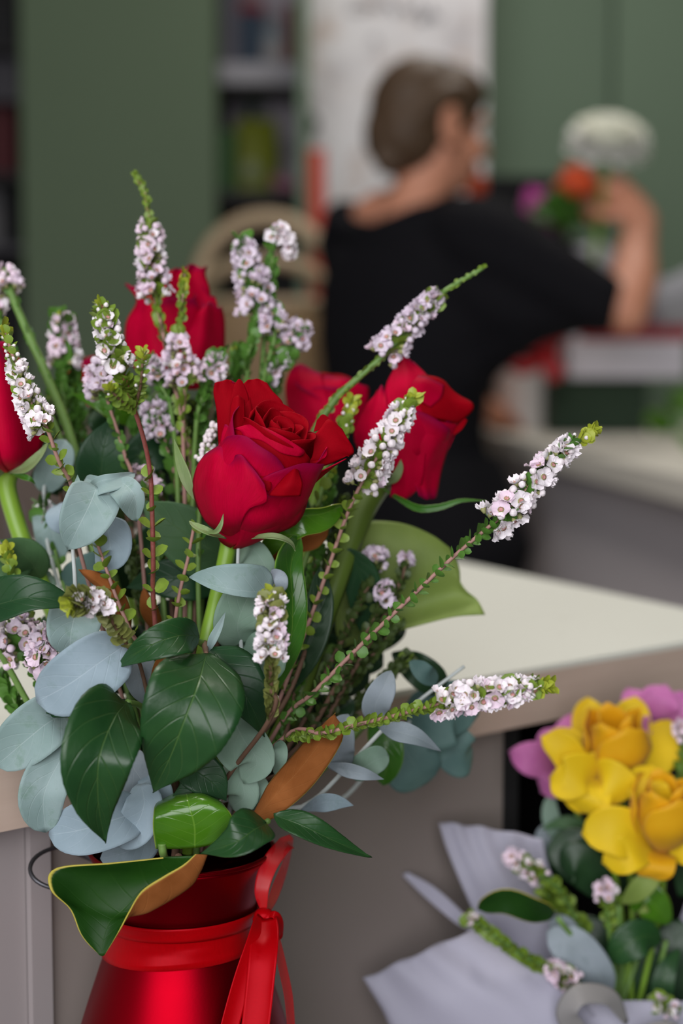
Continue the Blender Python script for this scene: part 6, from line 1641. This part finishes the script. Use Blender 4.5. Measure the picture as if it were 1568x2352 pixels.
flower('pink flower at the top right of the wrapped bouquet', [
    ([(1510,1670,.865),(1480,1640,.86),(1455,1610,.858),(1445,1580,.862)], 32, 44, dict(prof='mag')),
    ([(1510,1670,.865),(1510,1640,.858),(1515,1605,.856),(1525,1572,.86)], 48, 48, dict(prof='mag')),
    ([(1515,1670,.865),(1540,1645,.858),(1565,1625,.856),(1595,1600,.86)], 44, 40, dict(prof='mag')),
    ([(1515,1670,.862),(1500,1675,.852),(1480,1680,.85),(1455,1660,.852)], 30, 36, dict(prof='mag'))],
    [(1512,1672,.868),(1500,1900,.855),(1450,2150,.84)], 'pinkp', 'pink_flower', PG_)

def yfol(label, leaves_, st_, name='foliage_sprig'):
    root = empty(name, P(*st_[-1]), label, 'leaves')
    ystem(root, st_, 6, 'twig_green')
    for i_, (mid, wl, wr, pr, mt, kw) in enumerate(leaves_):
        leaf(root, 'leaf', mid, wl, wr, pr, mt, nv=16, nu=6, seed=i_, **kw)
yfol('rounded dark green leaf pointing left out of the wrapped bouquet', [
    ([(1270,2105,.80),(1220,2090,.792),(1160,2070,.79),(1096,2088,.795)], 32, 36, 'round', ('mag','olive_leaf'), dict(roll=.5, cup=.3))], [(1280,2108,.803),(1380,2250,.82)])
yfol('dark leaves under the yellow flowers of the wrapped bouquet', [
    ([(1400,2010,.842),(1360,1990,.836),(1310,1950,.834),(1280,1910,.838)], 62, 62, 'round', ('dark_leaf','dark_leaf'), dict()),
    ([(1380,2060,.835),(1350,2000,.83),(1320,1980,.828),(1285,1990,.832)], 50, 50, 'round', ('dark_leaf','dark_leaf'), dict()),
    ([(1400,1960,.85),(1350,1920,.846),(1300,1890,.845),(1240,1905,.85)], 20, 22, 'lance', ('rose_leaf_pale','rose_leaf_pale'), dict()),
    ([(1300,1960,.855),(1270,1900,.852),(1262,1850,.852),(1275,1810,.855)], 20, 22, 'lance', ('euc_green','euc_green'), dict()),
    ([(1500,2060,.84),(1440,2000,.838),(1400,1960,.838),(1370,1900,.84)], 60, 60, 'round', ('dark_leaf','dark_leaf'), dict())], [(1400,2010,.845),(1420,2200,.836)])
yfol('pale green leaf below the lowest yellow flower', [
    ([(1425,2075,.818),(1460,2050,.81),(1490,2020,.808),(1520,1990,.812)], 26, 26, 'mag', ('olive_leaf','olive_leaf'), dict(fold=.2))], [(1420,2080,.82),(1430,2250,.83)])
yfol('dark green leaves in the middle of the wrapped bouquet', [
    ([(1520,2160,.825),(1480,2150,.818),(1440,2170,.816),(1400,2210,.82)], 44, 44, 'mag', ('rose_leaf','rose_leaf_pale'), dict(fold=.2)),
    ([(1540,2120,.83),(1510,2090,.825),(1480,2060,.825),(1450,2090,.83)], 40, 40, 'mag', ('mag_bright','olive_leaf'), dict(fold=.2)),
    ([(1560,2180,.83),(1530,2230,.825),(1520,2290,.825),(1530,2350,.83)], 26, 26, 'mag', ('rose_leaf','rose_leaf_pale'), dict(fold=.2)),
    ([(1560,2060,.835),(1580,2000,.83),(1590,1950,.83),(1585,1900,.835)], 40, 40, 'mag', ('dark_leaf','dark_leaf'), dict(fold=.2)),
    ([(1450,2260,.84),(1400,2200,.838),(1350,2160,.838),(1300,2180,.842)], 60, 60, 'mag', ('dark_leaf','dark_leaf'), dict()),
    ([(1480,2330,.84),(1470,2250,.838),(1460,2180,.838),(1480,2110,.842)], 60, 60, 'mag', ('dark_leaf','dark_leaf'), dict()),
    ([(1600,2330,.84),(1570,2250,.838),(1550,2180,.838),(1560,2110,.842)], 60, 60, 'mag', ('dark_leaf','dark_leaf'), dict())], [(1530,2160,.83),(1480,2350,.835)])
root = empty('eucalyptus_branch', P(1400,2350,.82), 'grey eucalyptus leaves in the wrapped bouquet at lower right', 'branch')
ystem(root, [(1330,2180,.82),(1380,2300,.826)], 5, 'euc_stem')
for i_, (mid, wl, wr) in enumerate([([(1395,2290,.815),(1370,2230,.808),(1320,2170,.806),(1255,2140,.81)], 62, 40), ([(1330,2200,.82),(1310,2160,.815),(1290,2130,.815),(1260,2120,.818)], 30, 30), ([(1300,1990,.86),(1270,1960,.856),(1255,1930,.856),(1262,1890,.86)], 30, 30)]):
    leaf(root, 'leaf', mid, wl, wr, 'round', ('euc_grey','euc_grey'), nv=16, seed=i_)
def ysprig(label, path, zones, seed, **k):
    return sprig(label, path + [(1420,2330,.832)], zones, 'twig_green', (4.5,6), 'pink', seed, YG, vase=False, group='flowering heath sprigs in the wrapped bouquet', **k)
ysprig('pink heath spike at upper left of the wrapped bouquet', [(1168,1962,.812),(1205,1990,.81),(1240,2010,.81),(1285,2045,.815),(1330,2130,.822)], [('f',0,2.1,34,20,28,34),('l',1,4,18,24,.5)], 71)
ysprig('small pink heath cluster beneath the yellow flowers', [(1385,2035,.815),(1390,2065,.815),(1400,2150,.822)], [('f',0,1.0,18,22,30,34),('l',1,2,8,24,.5)], 72)
ysprig('heath sprig reaching left over the paper, pink at its tip', [(1076,2110,.80),(1100,2122,.798),(1150,2160,.798),(1200,2195,.80),(1250,2220,.805),(1320,2260,.815)], [('f',0,.7,10,10,16,30),('l',.6,4.4,30,24,.5)], 73)
ysprig('pink heath cluster low in the wrapped bouquet', [(1262,2225,.80),(1290,2240,.80),(1320,2262,.804),(1360,2290,.815)], [('f',0,2.0,30,22,32,34),('l',1,3,12,24,.5)], 74)
ysprig('pink heath cluster at the bottom right corner', [(1500,2300,.81),(1530,2315,.81),(1555,2340,.815)], [('f',0,1.5,18,20,26,32),('l',.5,2,10,24,.5)], 75)
ysprig('pale heath cluster at the right frame edge beside the yellow petals', [(1572,1660,.835),(1570,1690,.835),(1562,1780,.838),(1545,1950,.838)], [('f',0,1.2,18,20,30,34),('l',1,3,16,24,.5)], 76)
ysprig('leafy heath twig among the yellow green leaves of the wrapped bouquet', [(1255,2055,.82),(1290,2085,.822),(1350,2150,.826)], [('l',0,2,26,26,.5)], 77)

pap = empty('wrapping_paper', BY, 'translucent lavender grey paper wrapped round the yellow bouquet', 'wrapping paper')
def sheet_(grid, D, **k): return patch(pap, 'sheet', grid, D, ('paper','paper'), th=.0002, **k)
sheet_([[(1330,2480,0),(1380,2450,0),(1430,2420,0)], [(1140,2200,10),(1220,2220,30),(1330,2250,0)], [(1085,2090,10),(1170,2060,26),(1300,2100,0)], [(1030,1960,5),(1120,1950,10),(1260,1990,0)], [(1008,1888,0),(1110,1900,0),(1245,1925,0)]], .838, seed=1, ripple=6, nu=22, nv=22)
sheet_([[(1390,2560,20),(1420,2540,0),(1450,2500,0)], [(1120,2500,60),(1250,2440,90),(1380,2350,60)], [(930,2400,60),(1120,2310,105),(1300,2270,60)], [(875,2315,45),(1030,2240,80),(1210,2190,30)], [(833,2248,35),(970,2185,50),(1120,2120,10)]], .815, seed=2, ripple=7, nu=22, nv=22)
sheet_([[(1330,2480,-10),(1360,2460,-10)], [(1120,2180,-8),(1150,2200,-8)], [(1045,2120,-2),(1075,2110,-4)], [(975,2060,0),(1000,2040,-2)], [(924,2010,4),(935,2003,3)]], .842, seed=3)
sheet_([[(1440,2540,10),(1480,2540,0),(1520,2520,0)], [(1330,2420,70),(1450,2400,60),(1600,2380,20)], [(1230,2330,80),(1400,2300,50),(1600,2300,10)]], .815, seed=4)
sheet_([[(1450,2560,-40),(1500,2550,-60),(1560,2540,-60)], [(1500,2300,-60),(1620,2300,-90),(1720,2300,-60)], [(1600,2000,-60),(1700,2000,-70),(1800,2000,-60)]], .85, seed=5)
gr = empty('ribbon_bow', P(1420,2420,.79), 'looped grey ribbon tied on the wrapped bouquet, at the bottom edge', 'ribbon')
PROF['lp'] = PROF['loop']
m = MB(); m.sheet(leaf_rows([(1420,2420,.788),(1340,2380,.785),(1300,2330,.783),(1330,2285,.784),(1400,2290,.788),(1440,2350,.79)], 26, 26, 'loop', roll=(.6,.4,.8), nv=28, nu=4), .0004, 0, 0); m.build('loop', M['greyrib'], gr)
m = MB(); m.sheet(leaf_rows([(1430,2420,.788),(1480,2380,.785),(1540,2370,.786),(1560,2410,.79),(1480,2440,.79)], 24, 24, 'loop', roll=(.6,.4,.8), nv=24, nu=4), .0004, 0, 0); m.build('loop', M['greyrib'], gr)
m = MB(); m.ball(P(1425,2425,.788), .004, 0, 12); m.build('knot', M['greyrib'], gr)
# vase for the wrapped bouquet, below the frame
M['glassy'] = colr('dark_green_bucket', (.05,.07,.055,1), .35)
jz = BY.z - .075
jar = empty('flower_tin', (BY.x, BY.y, jz), 'small green tin that holds the wrapped bouquet', 'tin')
m = MB(); m.lathe([(.030,.0005),(.032,.004),(.034,.085),(.035,.088),(.032,.088),(.030,.006),(.004,.005)], (BY.x,BY.y,jz), 40); m.build('body', M['glassy'], jar)
stand(BY, jz, .06, 'small round stand carrying the wrapped yellow bouquet')

# ------------------------------------------------------------------ light
def area(name, loc, rot, sx, sy, power, col):
    L = bpy.data.lights.new(name, 'AREA'); L.shape = 'RECTANGLE'; L.size = sx; L.size_y = sy; L.energy = power; L.color = col
    o = bpy.data.objects.new(name, L); COL.objects.link(o); o.location = loc; o.rotation_euler = rot; return o
area('window_daylight', ((WIN[0]+WIN[1])/2, WY0-.22, (WIN[2]+WIN[3])/2), (PI/2, 0, 0), WIN[1]-WIN[0], WIN[3]-WIN[2], 84, (.98,.98,1.0))
for i_, (x_, y_) in enumerate(((-.3, 1.25), (.5, 3.5))):
    q = Vector((x_, y_, WZ))
    lp = empty('ceiling_lamp', q, ('flat ceiling lamp above the counter', 'flat ceiling lamp above the florist bench')[i_], 'lamp')
    m = MB(); m.box((x_, y_, WZ-.02), .62, .62, .04, bev=.004); m.build('housing', M['shelf'], lp, smooth=False)
    o = area('lamp_light', (x_, y_, WZ-.045), (0, 0, 0), .56, .56, (22, 15)[i_], (1.0,.95,.88))
w = bpy.data.worlds.new('daylight'); scene.world = w; w.use_nodes = True
w.node_tree.nodes['Background'].inputs[0].default_value = (.75,.82,.95,1); w.node_tree.nodes['Background'].inputs[1].default_value = .3

# ------------------------------------------------------------------ camera
cd = bpy.data.cameras.new('camera'); co = bpy.data.objects.new('camera', cd); COL.objects.link(co)
co.location = CAM; co.rotation_euler = (PI/2 - PITCH, 0, 0)
cd.sensor_fit = 'VERTICAL'; cd.sensor_height = 36; cd.sensor_width = 24; cd.lens = F*36/2352
cd.clip_start = .02; cd.dof.use_dof = True; cd.dof.focus_distance = .648; cd.dof.aperture_fstop = 5.4
scene.camera = co
vs = scene.view_settings; vs.view_transform = 'Standard'; vs.look = 'None'; vs.gamma = 1; vs.use_curve_mapping = False; vs.exposure = 0.12
scene.cycles.use_denoising = True
scene.cycles.max_bounces = 8
scene.cycles.transparent_max_bounces = 12
scene.cycles.caustics_reflective = False; scene.cycles.caustics_refractive = False
